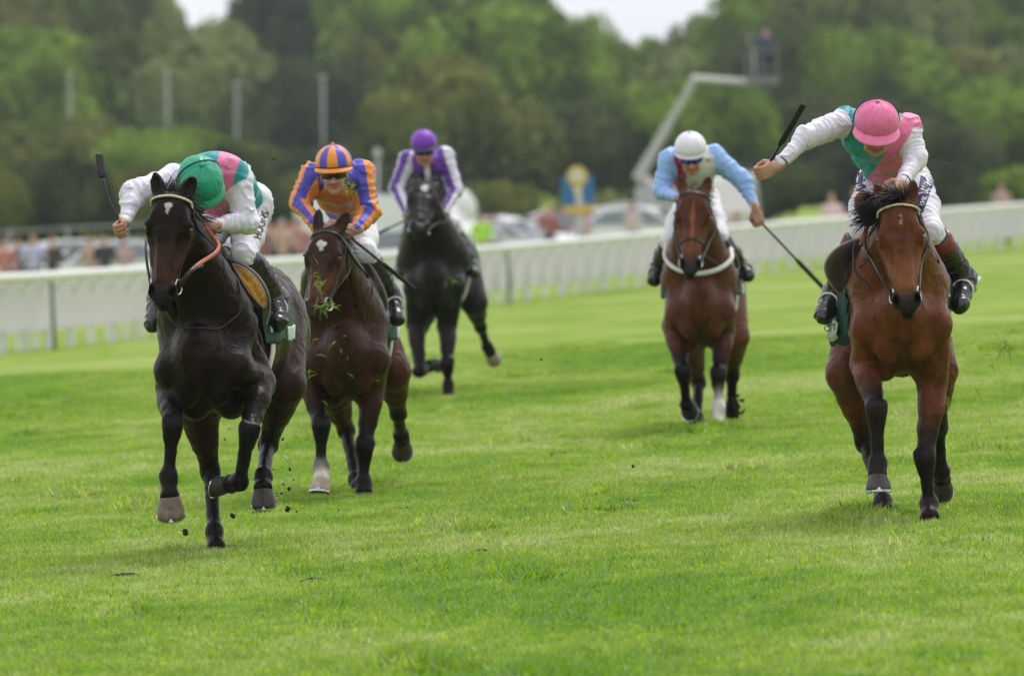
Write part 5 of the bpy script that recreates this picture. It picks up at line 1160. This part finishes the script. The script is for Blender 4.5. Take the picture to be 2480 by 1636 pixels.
# ---- running rail
def railY(px): return float(np.interp(px, [-500, 0, 1200, 2480, 3000], [113, 127, 171, 225, 250]))
def along(px, dY=0): Y = railY(px)+dY; return G(px, Y)
if BG:
    pp = [along(px) for px in np.linspace(-420, 2950, 400)]; dist = [0]
    for a, b in zip(pp, pp[1:]): dist.append(dist[-1]+np.linalg.norm((b-a)))
    at_d = lambda d: np.array([np.interp(d, dist, [p[m] for p in pp]) for m in range(3)])
    Lr = dist[-1]; rr_ = empty('running_rail', tuple(pp[0]), 'white plastic running rail on curved posts bordering the racecourse', 'rail')
    rp = [at_d(d)+np.array([0, 0, 1.14]) for d in np.arange(0, Lr, 1.5)]; v, f = tube(rp, .075, 8); link('rail', mesh_from('rail', v, f), rr_, M_wpaint)
    base = at_d(0); tan = U(at_d(2)-at_d(0)); side = np.array([-tan[1], tan[0], 0]); 
    v, f = tube(spline([np.array([0, 0, 1.12]), -side*-.12+np.array([0, 0, .98]), side*.22+np.array([0, 0, .70]), side*.25+np.array([0, 0, -.1])], 4), .045, 7); pm = mesh_from('post', v, f); pm.materials.append(M_wpaint); pm.polygons.foreach_set('use_smooth', [True]*len(pm.polygons))
    for d in np.arange(.5, Lr, 1.6):
        o = bpy.data.objects.new('post', pm); COL.objects.link(o); o.parent = rr_; o.location = Vector(at_d(d))-rr_.location
    # pale fence just behind
    pf = empty('picket_fence', tuple(pp[0]+np.array([0, 1.5, 0])), 'low pale picket fence close behind the running rail', 'fence'); parts = []
    for i in range(16): parts.append(box(np.array([.0625+i*.125, 0, .66]), (.100, .02, .78)))
    parts += [box(np.array([1, .03, .85]), (2, .03, .07)), box(np.array([1, .03, .36]), (2, .03, .07)), box(np.array([0, .05, .5]), (.08, .08, 1.15))]
    vv, ff = merge(parts); fm = mesh_from('fence_panel', vv, ff); fm.materials.append(M_pale)
    for d in np.arange(0, Lr-2, 2.0):
        a = at_d(d); b = at_d(d+2); t = b-a; o = bpy.data.objects.new('fence_panel', fm); COL.objects.link(o); o.parent = pf; o.location = Vector(a+np.array([0, 1.5, 0]))-pf.location; o.rotation_euler = (0, 0, math.atan2(t[1], t[0]))
    M_gpost = plain('green_post_paint', (.10, .14, .12), .6)
    for (px, lb) in ((133, 'slim dark green marker post by the rail on the far left'), (1235, 'slim dark green marker post by the rail mid-picture')):
        b = along(px, -1.0); t = empty('marker_post', tuple(b), lb, 'post', 'marker posts'); v, f = tube([b-np.array([0, 0, .1]), b+np.array([0, 0, 1.0])], .032, 8); link('post', mesh_from('post', v, f), t, M_gpost)
        v, f = tube([b+np.array([0, 0, 1.0]), b+np.array([0, 0, 1.04])], .042, 8); link('cap', mesh_from('cap', v, f), t, M_gpost)
    # far grey rail on the left
    fr = empty('far_rail', tuple(G(0, 250)), 'grey double bar rail beyond the parked cars on the left', 'rail'); parts = []
    for hgt in (1.72, 1.30): v, f = tube([G(px, 250)+np.array([0, 0, hgt]) for px in (-300, 0, 200, 380)], .022, 6); link('bar', mesh_from('bar', v, f), fr, M_gpole)
    for px in (-250, -110, 30, 170, 310): v, f = tube([G(px, 250), G(px, 250)+np.array([0, 0, 1.76])], .028, 6); link('post', mesh_from('post', v, f), fr, M_gpole)
# ---- cars
M_glass = plain('car_glass', (.13, .16, .17), .08, spec=1.0); M_tyre = plain('tyre', (.02, .02, .02), .8)
def car(px, Y, col, rz, label, van=False, dz=0):
    b = G(px, Y); o = empty('parked_van' if van else 'parked_car', tuple(b), label, 'van' if van else 'car', 'vehicles parked behind the rail')
    paint = plain('paint', col, .3, coat=.6, var=.04)
    if van: prof = [(-2.4, .35), (-2.45, 1.1), (-2.3, 1.25), (-1.75, 2.05), (-1.4, 2.25), (2.3, 2.28), (2.42, 2.1), (2.45, .4)]; win = [(-2.05, 1.28), (-1.62, 1.95), (-.95, 1.95), (-.95, 1.28)]; wx = (-1.55, 1.45); hw = .98
    else: prof = [(-2.1, .32), (-2.15, .72), (-2.0, .86), (-1.05, .98), (-.35, 1.42), (.1, 1.50), (1.0, 1.47), (1.75, 1.02), (2.05, .95), (2.12, .4)]; win = [(-.90, .98), (-.33, 1.36), (.1, 1.43), (.95, 1.40), (1.5, 1.02)]; wx = (-1.35, 1.3); hw = .87
    R_ = Matrix.Rotation(rz, 4, 'Z')
    def prism(p, w0, topw, bev=0):
        V = []; zs = [a[1] for a in p]; zm = max(zs)
        for s_ in (-1, 1):
            for (x, z) in p:
                ww = w0 if z < .95 else w0-(z-.95)/(zm-.95+1e-6)*topw; V.append((x, s_*ww, z))
        n = len(p); fs = [tuple(range(n)), tuple(range(2*n-1, n-1, -1))]+[(i, i+n, (i+1) % n+n, (i+1) % n) for i in range(n)]; return V, fs
    def put(nm, V, fs, mt, par, sm=True):
        m = mesh_from(nm, V, fs); bm = bmesh.new(); bm.from_mesh(m); bmesh.ops.recalc_face_normals(bm, faces=bm.faces)
        if nm == 'body': bmesh.ops.bevel(bm, geom=list(bm.edges), offset=.06, segments=2, affect='EDGES')
        bm.to_mesh(m); bm.free(); m.transform(R_); m.materials.append(mt); q_ = bpy.data.objects.new(nm, m); COL.objects.link(q_); q_.parent = par; 
        if sm: m.polygons.foreach_set('use_smooth', [True]*len(m.polygons))
        return q_
    tw = .22 if not van else .10
    V, fs = prism(prof, hw, tw); put('body', V, fs, paint, o, False)
    V, fs = prism(win, hw+.012, tw*.9); put('side_window', V, fs, M_glass, o, False)
    if not van: V, fs = box((-.78, 0, 1.17), (.50, 1.30, .34)); put('windscreen', [(x+(z-1.17)*.9, y, z) for x, y, z in V], fs, M_glass, o, False)
    for x in wx:
        for s_ in (-1, 1):
            v, f = tube([np.array([x, s_*(hw-.17), .33]), np.array([x, s_*(hw+.02), .33])], .33, 18); w_ = put('wheel', v, f, M_tyre, o, False)
            v, f = tube([np.array([x, s_*(hw+.0), .33]), np.array([x, s_*(hw+.035), .33])], .2, 14); put('rim', v, f, M_gpole, w_, False)
    for s_ in (-1, 1): v, f = box((prof[1][0]+.03, s_*.62, .72), (.12, .30, .13)); put('headlight', v, f, M_pale, o, False)
    return o
# ---- onlookers
def make_person_mesh(seed):
    g = np.random.default_rng(seed); h = .028; st = .24+.05*g.random(); a_ = g.normal(0, .05, 6)
    B = Field(); B.ell((0, 0, 1.60), (.078, .095, .115), k=.03); B.cone((0, 0, 1.42), (0, 0, 1.55), .055, .05, k=.03); B.cone((0, -.10, 1.575), (0, -.105, 1.57), .012, .012, k=.02)
    for s_ in (-1, 1):
        hx = s_*.27+a_[0]; hy = -.20*(s_ > 0)+a_[1]; hz = 1.0+abs(a_[2])*2
        B.cone((s_*.18, 0, 1.38), (s_*.24, .02, 1.14), .045, .038, k=.03); B.cone((s_*.24, .02, 1.14), (hx, hy, hz), .036, .026, k=.03); B.ell((hx, hy-.02, hz-.05), (.03, .04, .06), k=.02)
        B.cone((s_*.09, 0, .9), (s_*.1, 0, .48), .075, .05, k=.05); B.cone((s_*.1, 0, .48), (s_*.11, .02, .08), .05, .035, k=.03); B.cone((s_*.11, .03, .04), (s_*.12, -.14, .03), .04, .03, k=.03)
    B.cone((0, 0, 1.38), (0, 0, .95), .12, .12, k=.08); b = B.build(h, 1)
    K = Field(); K.cone((0, 0, 1.36), (0, 0, 1.0), .135, .145, k=.08); K.cone((-.16, 0, 1.38), (.16, 0, 1.38), .07, .07, k=.06)
    for s_ in (-1, 1):
        hx = s_*.27+a_[0]; hy = -.20*(s_ > 0)+a_[1]; hz = 1.0+abs(a_[2])*2
        K.cone((s_*.18, 0, 1.38), (s_*.24, .02, 1.14), .062, .055, k=.04); K.cone((s_*.24, .02, 1.14), (hx, hy, hz+.03), .05, .042, k=.03)
    k = K.build(h, 1); T = Field(); T.ell((0, 0, .92), (.16, .12, .12), k=.05)
    for s_ in (-1, 1): T.cone((s_*.09, 0, .9), (s_*.1, 0, .48), .09, .07, k=.05); T.cone((s_*.1, 0, .48), (s_*.11, .02, .10), .068, .058, k=.03)
    t = T.build(h, 1); Hh = Field(); Hh.ell((0, .018, 1.635), (.088, .10, .10), k=.03); Hh.ell((0, -.10, 1.57), (.085, .06, .09), k=.02, sub=True)
    if seed % 2: Hh.cone((0, .06, 1.6), (0, .08, 1.42), .06, .05, k=.05)
    hh = Hh.build(h*.8, 1); return b, k, t, hh
if BG:
    PMs = []
    for s_ in range(4):
        b, k, t, hh = make_person_mesh(s_); PMs.append([mesh_fast(n, *x) for n, x in (('body', b), ('shirt', k), ('trousers', t), ('hair', hh))])
        for m in PMs[-1]: m.polygons.foreach_set('use_smooth', [True]*len(m.polygons))
    M_face = plain('face_skin', (.50, .27, .20), .5, var=.06); HRM = [plain('hair', c, .6) for c in ((.03, .018, .012), (.25, .15, .06), (.10, .05, .025), (.3, .28, .26))]
    mc = {}
    def person(px, dY, shirt, hair, kind, label, trous=(.03, .03, .045), base=None, sc=1.0, rz=0):
        b = (G(px, dY) if dY > 100 else along(px, dY)) if base is None else base; o = empty('person', tuple(b), label, 'person', 'onlookers behind the rail', rz); o.scale = (sc, sc, sc)
        for nm, m, mt in zip(('body', 'shirt', 'trousers', 'hair'), PMs[kind], (M_face, shirt, trous, HRM[hair])):
            if isinstance(mt, tuple):
                if mt not in mc: mc[mt] = plain('clothing', mt, .8, var=.1)
                mt = mc[mt]
            c = bpy.data.objects.new(nm, m.copy()); c.data.materials.append(mt); COL.objects.link(c); c.parent = o
        return o
    person(18, 203, (.5, .2, .17), 1, 0, 'onlooker in a dusty pink top at the extreme left behind the rail'); person(52, 206, (.10, .11, .16), 0, 1, 'onlooker in a dark blue-grey top, second from the left'); person(90, 200, (.50, .47, .72), 2, 2, 'onlooker in a lilac shirt left of the near-black horse', sc=1.06)
    person(133, 203, (.06, .045, .04), 1, 3, 'fair-haired onlooker in dark brown beside the lilac shirt'); person(228, 204, (.55, .35, .28), 1, 0, 'fair-haired onlooker in a peach top near the whip hand', sc=.98); person(260, 200, (.035, .04, .05), 2, 1, 'onlooker in black next to the peach top'); person(306, 205, (.5, .35, .36), 2, 2, 'shorter onlooker in pale pink right beside the leading horse head', sc=.9)
    cc = [(.35, .16, .12), (.10, .05, .05), (.45, .25, .2), (.04, .04, .06), (.30, .12, .10), (.5, .33, .28), (.03, .03, .04), (.25, .12, .1), (.4, .2, .16)]
    for i, px in enumerate((628, 642, 656, 668, 680, 692, 705, 718, 732)):
        person(px, 203+(i*7 % 5)*1.5, cc[i], (i*3) % 4, i % 4, 'onlooker in a %s top, %s of the huddle between the two left-hand horses' % (['rust brown', 'maroon', 'salmon', 'navy', 'brick red', 'peach', 'black', 'chestnut', 'terracotta'][i], ['leftmost', 'second', 'third', 'fourth', 'fifth', 'sixth', 'seventh', 'eighth', 'last'][i]), sc=.97+.05*(i % 3))
    person(1172, 215, (.45, .75, .05), 0, 0, 'steward in a fluorescent yellow vest right of the black horse'); person(1203, 222, (.55, .55, .68), 2, 1, 'onlooker in pale lilac next to the yellow vest', sc=.95)
    person(1335, 232, (.35, .13, .12), 3, 2, 'grey-haired onlooker in dull red left of the blue sign'); person(1418, 232, (.5, .35, .36), 1, 3, 'onlooker in pale pink below the blue sign', sc=.9); person(1538, 236, (.6, .5, .52), 2, 0, 'onlooker in washed-out pink among the white cars', sc=.95)
    person(2022, 5, (.75, .55, .58), 1, 1, 'onlooker in pale pink between the two right-hand horses', sc=1.02); person(2080, 8, (.03, .035, .07), 1, 2, 'onlooker in navy just left of the bright bay horse', sc=1.06); person(1792, 6, (.2, .1, .1), 0, 3, 'short onlooker beside the pale trailer', sc=.85); person(2432, 6, (.45, .3, .28), 2, 0, 'lone onlooker at the far right behind the rail')
    WHT = (.72, .72, .73)
    car(30, 216, WHT, .12, 'white hatchback at the extreme left behind the rail'); car(255, 214, WHT, .1, 'white car behind the onlookers left of the leading horse'); car(135, 232, WHT, .2, 'white car in the second line behind the lilac shirt'); car(600, 222, (.55, .56, .58), .2, 'silver car partly hidden by the green-capped jockey')
    car(700, 214, WHT, .3, 'white car by the huddle of onlookers'); car(950, 232, WHT, 2.9, 'tall white van between the orange and purple jockeys', van=True); car(905, 205, (.60, .60, .62), .2, 'pale silver car in front of the tall white van')
    car(1215, 238, (.62, .63, .70), 2.8, 'pale lilac-grey car right of the black horse'); car(1330, 252, (.30, .10, .10), .15, 'low dull red car left of the blue sign'); car(1455, 256, WHT, .1, 'white car just right of the blue sign'); car(1560, 250, WHT, 2.95, 'white car left of the white-capped jockey'); car(1500, 280, (.30, .31, .34), .05, 'dark grey car in the second line beyond the white cars')
    car(1765, 262, (.58, .57, .53), 1.5, 'cream van behind the white-capped jockey', van=True)
    # satellite dome
    b = G(1128, 232); o = empty('equipment_pod', tuple(b), 'rounded white equipment pod on a stand right of the purple jockey', 'pod'); Fp = Field(); Fp.ell(b+np.array([0, 0, 1.90]), (.33, .3, .40), k=.1); Fp.ell(b+np.array([.1, 0, 1.75]), (.30, .28, .36), k=.1); v, q_ = Fp.build(.05, 1); link('dome', mesh_fast('dome', v, q_), o, M_wpaint); v, f = tube([b, b+np.array([0, 0, 1.6])], .08, 8); link('stand', mesh_from('stand', v, f), o, M_gpole)
    # sign
    Ys = 205; b = G(1411, Ys); o = empty('course_sign', tuple(b), 'blue round-topped sign with yellow crest on a pale post beyond the rail', 'sign'); M_blue = plain('sign_blue', (.02, .14, .36), .5); M_gold = plain('sign_yellow', (.62, .42, .08), .5); M_cream = plain('sign_cream', (.62, .58, .45), .5)
    v, f = tube([b, b+np.array([0, 0, 2.0])], .09, 8); link('post', mesh_from('post', v, f), o, M_gpole)
    def slab(nm, pts, d0, d1, mt):
        n = len(pts); V = [np.array([b[0]+x, b[1]+d0, b[2]+z]) for x, z in pts]+[np.array([b[0]+x, b[1]+d1, b[2]+z]) for x, z in pts]; f = [tuple(range(n)), tuple(range(2*n-1, n-1, -1))]+[(i, i+n, (i+1) % n+n, (i+1) % n) for i in range(n)]
        m = mesh_from(nm, V, f); bm = bmesh.new(); bm.from_mesh(m); bmesh.ops.recalc_face_normals(bm, faces=bm.faces); bm.to_mesh(m); bm.free(); link(nm, m, o, mt, smooth=False)
    arc = lambda cx, cz, rx, rz, a0, a1, n=14: [(cx+rx*math.cos(math.radians(a0+(a1-a0)*i/n)), cz+rz*math.sin(math.radians(a0+(a1-a0)*i/n))) for i in range(n+1)]
    slab('board', [(-.40, 1.72), (.40, 1.72)]+arc(0, 2.38, .40, .28, 0, 180), -.03, .03, M_blue)
    slab('crest', arc(0, 2.50, .25, .26, 0, 360, 20)[:-1], -.06, -.032, M_gold); slab('crest_centre', arc(0, 2.52, .16, .17, 0, 360, 16)[:-1], -.085, -.062, M_cream)
    slab('emblem', [(-.10, 1.78), (.12, 1.78), (.08, 2.1), (.12, 2.34), (-.08, 2.36), (-.12, 2.2), (-.05, 2.0)], -.055, -.032, M_cream); slab('trim', [(-.30, 1.60), (.30, 1.60), (.42, 1.80), (-.42, 1.80)], -.10, -.04, M_gold)
    # aerial lift carrying a television camera
    Yl = 262; b = G(1580, Yl); o = empty('aerial_lift', tuple(b), 'pale telescopic aerial lift raising a camera basket over the cars', 'lift'); M_lift = plain('lift_paint', (.42, .42, .40), .5)
    pa, pb, pc = P(1548, 425, Yl), P(1683, 190, Yl), P(1820, 200, Yl)
    bx = G(1590, Yl); bx = bx+np.array([.3, 0, 1.1]); v, f = box(bx, (3.2, 1.9, .9)); link('chassis', mesh_from('chassis', v, f), o, M_lift, smooth=False)
    tu = P(1590, 470, Yl); v, f = box((tu+np.array([0, 0, -.15])), (1.3, 1.0, .75)); link('turret', mesh_from('turret', v, f), o, M_lift, smooth=False); v, f = box((tu[0]+.3, tu[1], bx[2]+.6), (.6, .6, .9)); link('pedestal', mesh_from('pedestal', v, f), o, M_lift, smooth=False)
    v, f = tube([tu+np.array([.1, 0, -.1]), pa, pa+(pb-pa)*.25], [.24, .24, .16], 4); link('riser', mesh_from('riser', v, f), o, M_lift, smooth=False)
    v, f = tube([pa, pa+(pb-pa)*.5, pa+(pb-pa)*.52, pb], [.17, .165, .13, .12], 4); link('lower_boom', mesh_from('lower_boom', v, f), o, M_lift, smooth=False)
    v, f = tube([pb+(pb-pc)*.06, pc], [.11, .10], 4); link('upper_boom', mesh_from('upper_boom', v, f), o, M_lift, smooth=False)
    for dx in (-1.1, 1.1):
        for dy in (-.9, .9): c = np.array([bx[0]+dx, bx[1]+dy, gz(Yl)+.42]); v, f = tube([c-np.array([0, .14, 0]), c+np.array([0, .14, 0])], .42, 16); link('wheel', mesh_from('wheel', v, f), o, M_tyre, smooth=False)
    kb = P(1848, 203, Yl); parts = [box(kb, (1.0, .8, .08))]
    for x in (-.48, 0, .48):
        for y in (-.38, .38): parts.append(box(kb+np.array([x, y, .5]), (.05, .05, 1.0)))
    for z in (.5, 1.0):
        for y in (-.38, .38): parts.append(box(kb+np.array([0, y, z]), (1.0, .05, .06)))
    parts.append(box(kb+np.array([0, -.40, .14]), (.96, .02, .20)))
    vv, ff = merge(parts); link('basket', mesh_from('basket', vv, ff), o, plain('basket_grey', (.16, .16, .18), .6), smooth=False)
    person(0, 0, (.07, .075, .13), 0, 1, 'camera operator in dark blue standing in the raised basket', base=kb+np.array([.15, 0, .04]), sc=.98, rz=.5)
    cb = kb+np.array([-.25, -.1, 1.35]); t = empty('broadcast_camera', tuple(cb), 'grey broadcast camera mounted in the raised basket', 'camera'); v, f = box(cb, (.28, .5, .30)); link('housing', mesh_from('housing', v, f), t, M_gpole, smooth=False); v, f = tube([cb+np.array([0, -.25, 0]), cb+np.array([0, -.6, 0])], .12, 12); link('lens', mesh_from('lens', v, f), t, M_whip); v, f = tube([kb+np.array([-.25, -.1, 0]), cb], .05, 6); link('mount', mesh_from('mount', v, f), t, M_gpole)
    # white masts
    for (px, yt, lb) in ((171, 180, 'leftmost slim white mast in front of the trees'), (407, 176, 'second slim white mast from the left in front of the trees'), (575, 205, 'third slim white mast from the left in front of the trees'), (784, 188, 'fourth slim white mast, above the orange cap')):
        b = G(px, 425); tp = P(px-2, yt, 425); t = empty('mast', tuple(b), lb, 'mast', 'white masts in front of the trees'); v, f = tube([b, tp], [.055, .045], 8); link('pole', mesh_from('pole', v, f), t, M_gpole); v, f = tube([tp, tp+np.array([0, 0, .08])], .19, 8); link('finial', mesh_from('finial', v, f), t, M_wpaint)
    b = G(915, 262); t = empty('lamp_post', tuple(b), 'grey post with a rounded head between the orange and purple jockeys', 'post'); tp = P(914, 372, 262); v, f = tube([b, tp], .05, 8); link('pole', mesh_from('pole', v, f), t, M_gpole); Fp = Field(); Fp.ell(tp, (.13, .13, .18)); v, q_ = Fp.build(.05, 1); link('head', mesh_fast('head', v, q_), t, M_gpole)
# ---- flying turf
def CLL(px, py):
    if 1700 < px < 1850: return 'small dark crumb of soil kicked up beside the hind hoof of the white-girthed horse'
    if py < 500: return 'tiny dark crumb of soil in the air in front of the trees'
    if px > 1000: return 'tiny dark crumb of soil above the open turf in mid-picture'
    if r_big(px, py): return 'larger dark crumb of turf just above the grass by the leading horse hooves'
    return 'small dark crumb of soil in the air between the legs of the leading horse'
def r_big(px, py): return py > 1225
def clod(px, py, Y, r, k):
    g = np.random.default_rng(300+k); bm = bmesh.new(); bmesh.ops.create_icosphere(bm, subdivisions=2, radius=r)
    for v in bm.verts: v.co = Vector(np.array(v.co)*np.array([1, .8, .7])*(.6+.8*g.random()))
    m = bpy.data.meshes.new('turf_clod'); bm.to_mesh(m); bm.free(); m.materials.append(M_clod); m.transform(Matrix.Rotation(k*1.1, 4, 'Y'))
    o = bpy.data.objects.new('turf_clod', m); COL.objects.link(o); p = P(px, py, Y); 
    if p[2] < .01: p = G(px, Y+1.5); p[2] = .02
    o.location = tuple(p); lb_ = CLL(px, py); return tag(o, lb_, 'clod', 'crumbs: '+lb_)
if BG:
    CL = [(556, 1038, 3), (544, 1064, 4), (527, 1075, 3), (553, 1097, 2), (560, 1115, 3), (685, 1063, 6), (661, 1136, 4), (702, 1136, 6), (684, 1131, 3), (686, 1172, 5), (700, 1183, 9), (682, 1194, 5), (670, 1194, 4), (697, 1232, 12), (672, 1200, 3), (563, 1248, 10), (718, 1238, 4), (820, 1235, 4), (449, 1288, 15), (711, 1161, 4), (664, 386, 6), (762, 297, 4), (766, 357, 4), (1311, 870, 5), (1533, 1128, 7), (755, 330, 3), (733, 264, 3), (780, 145, 3)]
    for i, (x, y, r) in enumerate(CL): clod(x, y, 46.6 if y > 500 else 49, r*.65/445, i)
    for i in range(14): clod(1790+RNG.normal(0, 13), 975+RNG.normal(0, 16), 61.8, (3+5*RNG.random())/342, 60+i)
    for i, (px, Yd) in enumerate(((560, 46.9), (1352, 57.5), (1405, 57.9), (1790, 61.6), (980, 50.5), (760, 43.0), (2190, 44.5), (1160, 45.0), (2300, 52.0), (1520, 50.0), (640, 51.0), (300, 44.5))):
        g = np.random.default_rng(700+i); bm = bmesh.new(); bmesh.ops.create_icosphere(bm, subdivisions=3, radius=.045)
        for v_ in bm.verts: v_.co = Vector(np.array(v_.co)*np.array([1.6, 1.2, .5])*(.7+.6*g.random()))
        m = bpy.data.meshes.new('turf_divot'); bm.to_mesh(m); bm.free(); m.materials.append(M_clod); o = bpy.data.objects.new('turf_divot', m); COL.objects.link(o); o.location = tuple(G(px, Yd, .012)); tag(o, 'small torn divot of dark turf lying in the racecourse grass', 'divot', 'torn divots lying in the grass')
    M_cut = plain('cut_grass', (.24, .34, .05), .6, var=.3)
    def wisp(px, py, Y, n, sp, ln_, label, seed):
        g = np.random.default_rng(seed); c = P(px, py, Y); parts = []
        for i in range(n):
            a = c+g.normal(0, 1, 3)*np.array([sp[0], .02, sp[1]]); d = g.normal(0, 1, 3); d = U(d*np.array([1, .4, 1.2])); L = ln_*(.5+g.random())
            parts.append(tube([a, a+d*L*.5, a+d*L+np.array([0, 0, -.2*L])], [.0016, .0021, .0005], 4, cap=False, flat=[np.array([0, -1., .2])]*3))
        vv, ff = merge(parts); m = mesh_from('grass_wisp', vv, ff); m.transform(Matrix.Translation(-Vector(c))); m.materials.append(M_cut); o = bpy.data.objects.new('grass_wisp', m); COL.objects.link(o); o.location = tuple(c); tag(o, label, 'grass', 'torn grass in the air')
    wisp(772, 678, 51.85, 18, (.014, .045), .045, 'clump of torn grass clinging to the nose of the second horse', 1); wisp(792, 738, 51.7, 22, (.035, .014), .05, 'clump of torn grass caught at the bit of the second horse', 2); wisp(843, 454, 52.15, 34, (.022, .026), .036, 'clump of torn grass on the cheek of the orange-capped jockey', 3)
    wisp(800, 850, 51.9, 16, (.13, .17), .05, 'torn grass blades flying in front of the second horse chest', 4); wisp(2437, 832, 47.5, 26, (.02, .025), .06, 'seedy tuft of torn grass flying at the right edge', 5); wisp(2370, 900, 47.2, 10, (.05, .12), .06, 'loose torn grass blades flying right of the bright bay horse', 6); wisp(2296, 972, 46.8, 18, (.008, .016), .04, 'dark torn grass sprig by the bright bay horse foreleg', 7); wisp(1098, 680, 69.5, 8, (.03, .02), .06, 'torn grass blades in front of the black horse shoulder', 8); wisp(700, 1060, 47.6, 14, (.06, .06), .05, 'torn grass blades flying behind the leading horse', 9)

if BG:
    hzm = bpy.data.materials.new('haze_air'); hzm.use_nodes = True; nt = hzm.node_tree
    for n in list(nt.nodes): nt.nodes.remove(n)
    pv = nt.nodes.new('ShaderNodeVolumePrincipled'); pv.inputs['Color'].default_value = (.86, .90, 1.0, 1); pv.inputs['Density'].default_value = .00015; pv.inputs['Anisotropy'].default_value = 0
    mo = nt.nodes.new('ShaderNodeOutputMaterial'); nt.links.new(pv.outputs[0], mo.inputs['Volume'])
    v, f = box(np.array([0, 1470, 14.0]), (3100, 3160, 36.0)); hz = link('haze', mesh_from('haze', v, f), None, hzm, smooth=False); tag(hz, kind='stuff', label='thin grey haze hanging over the racecourse', cat='haze')
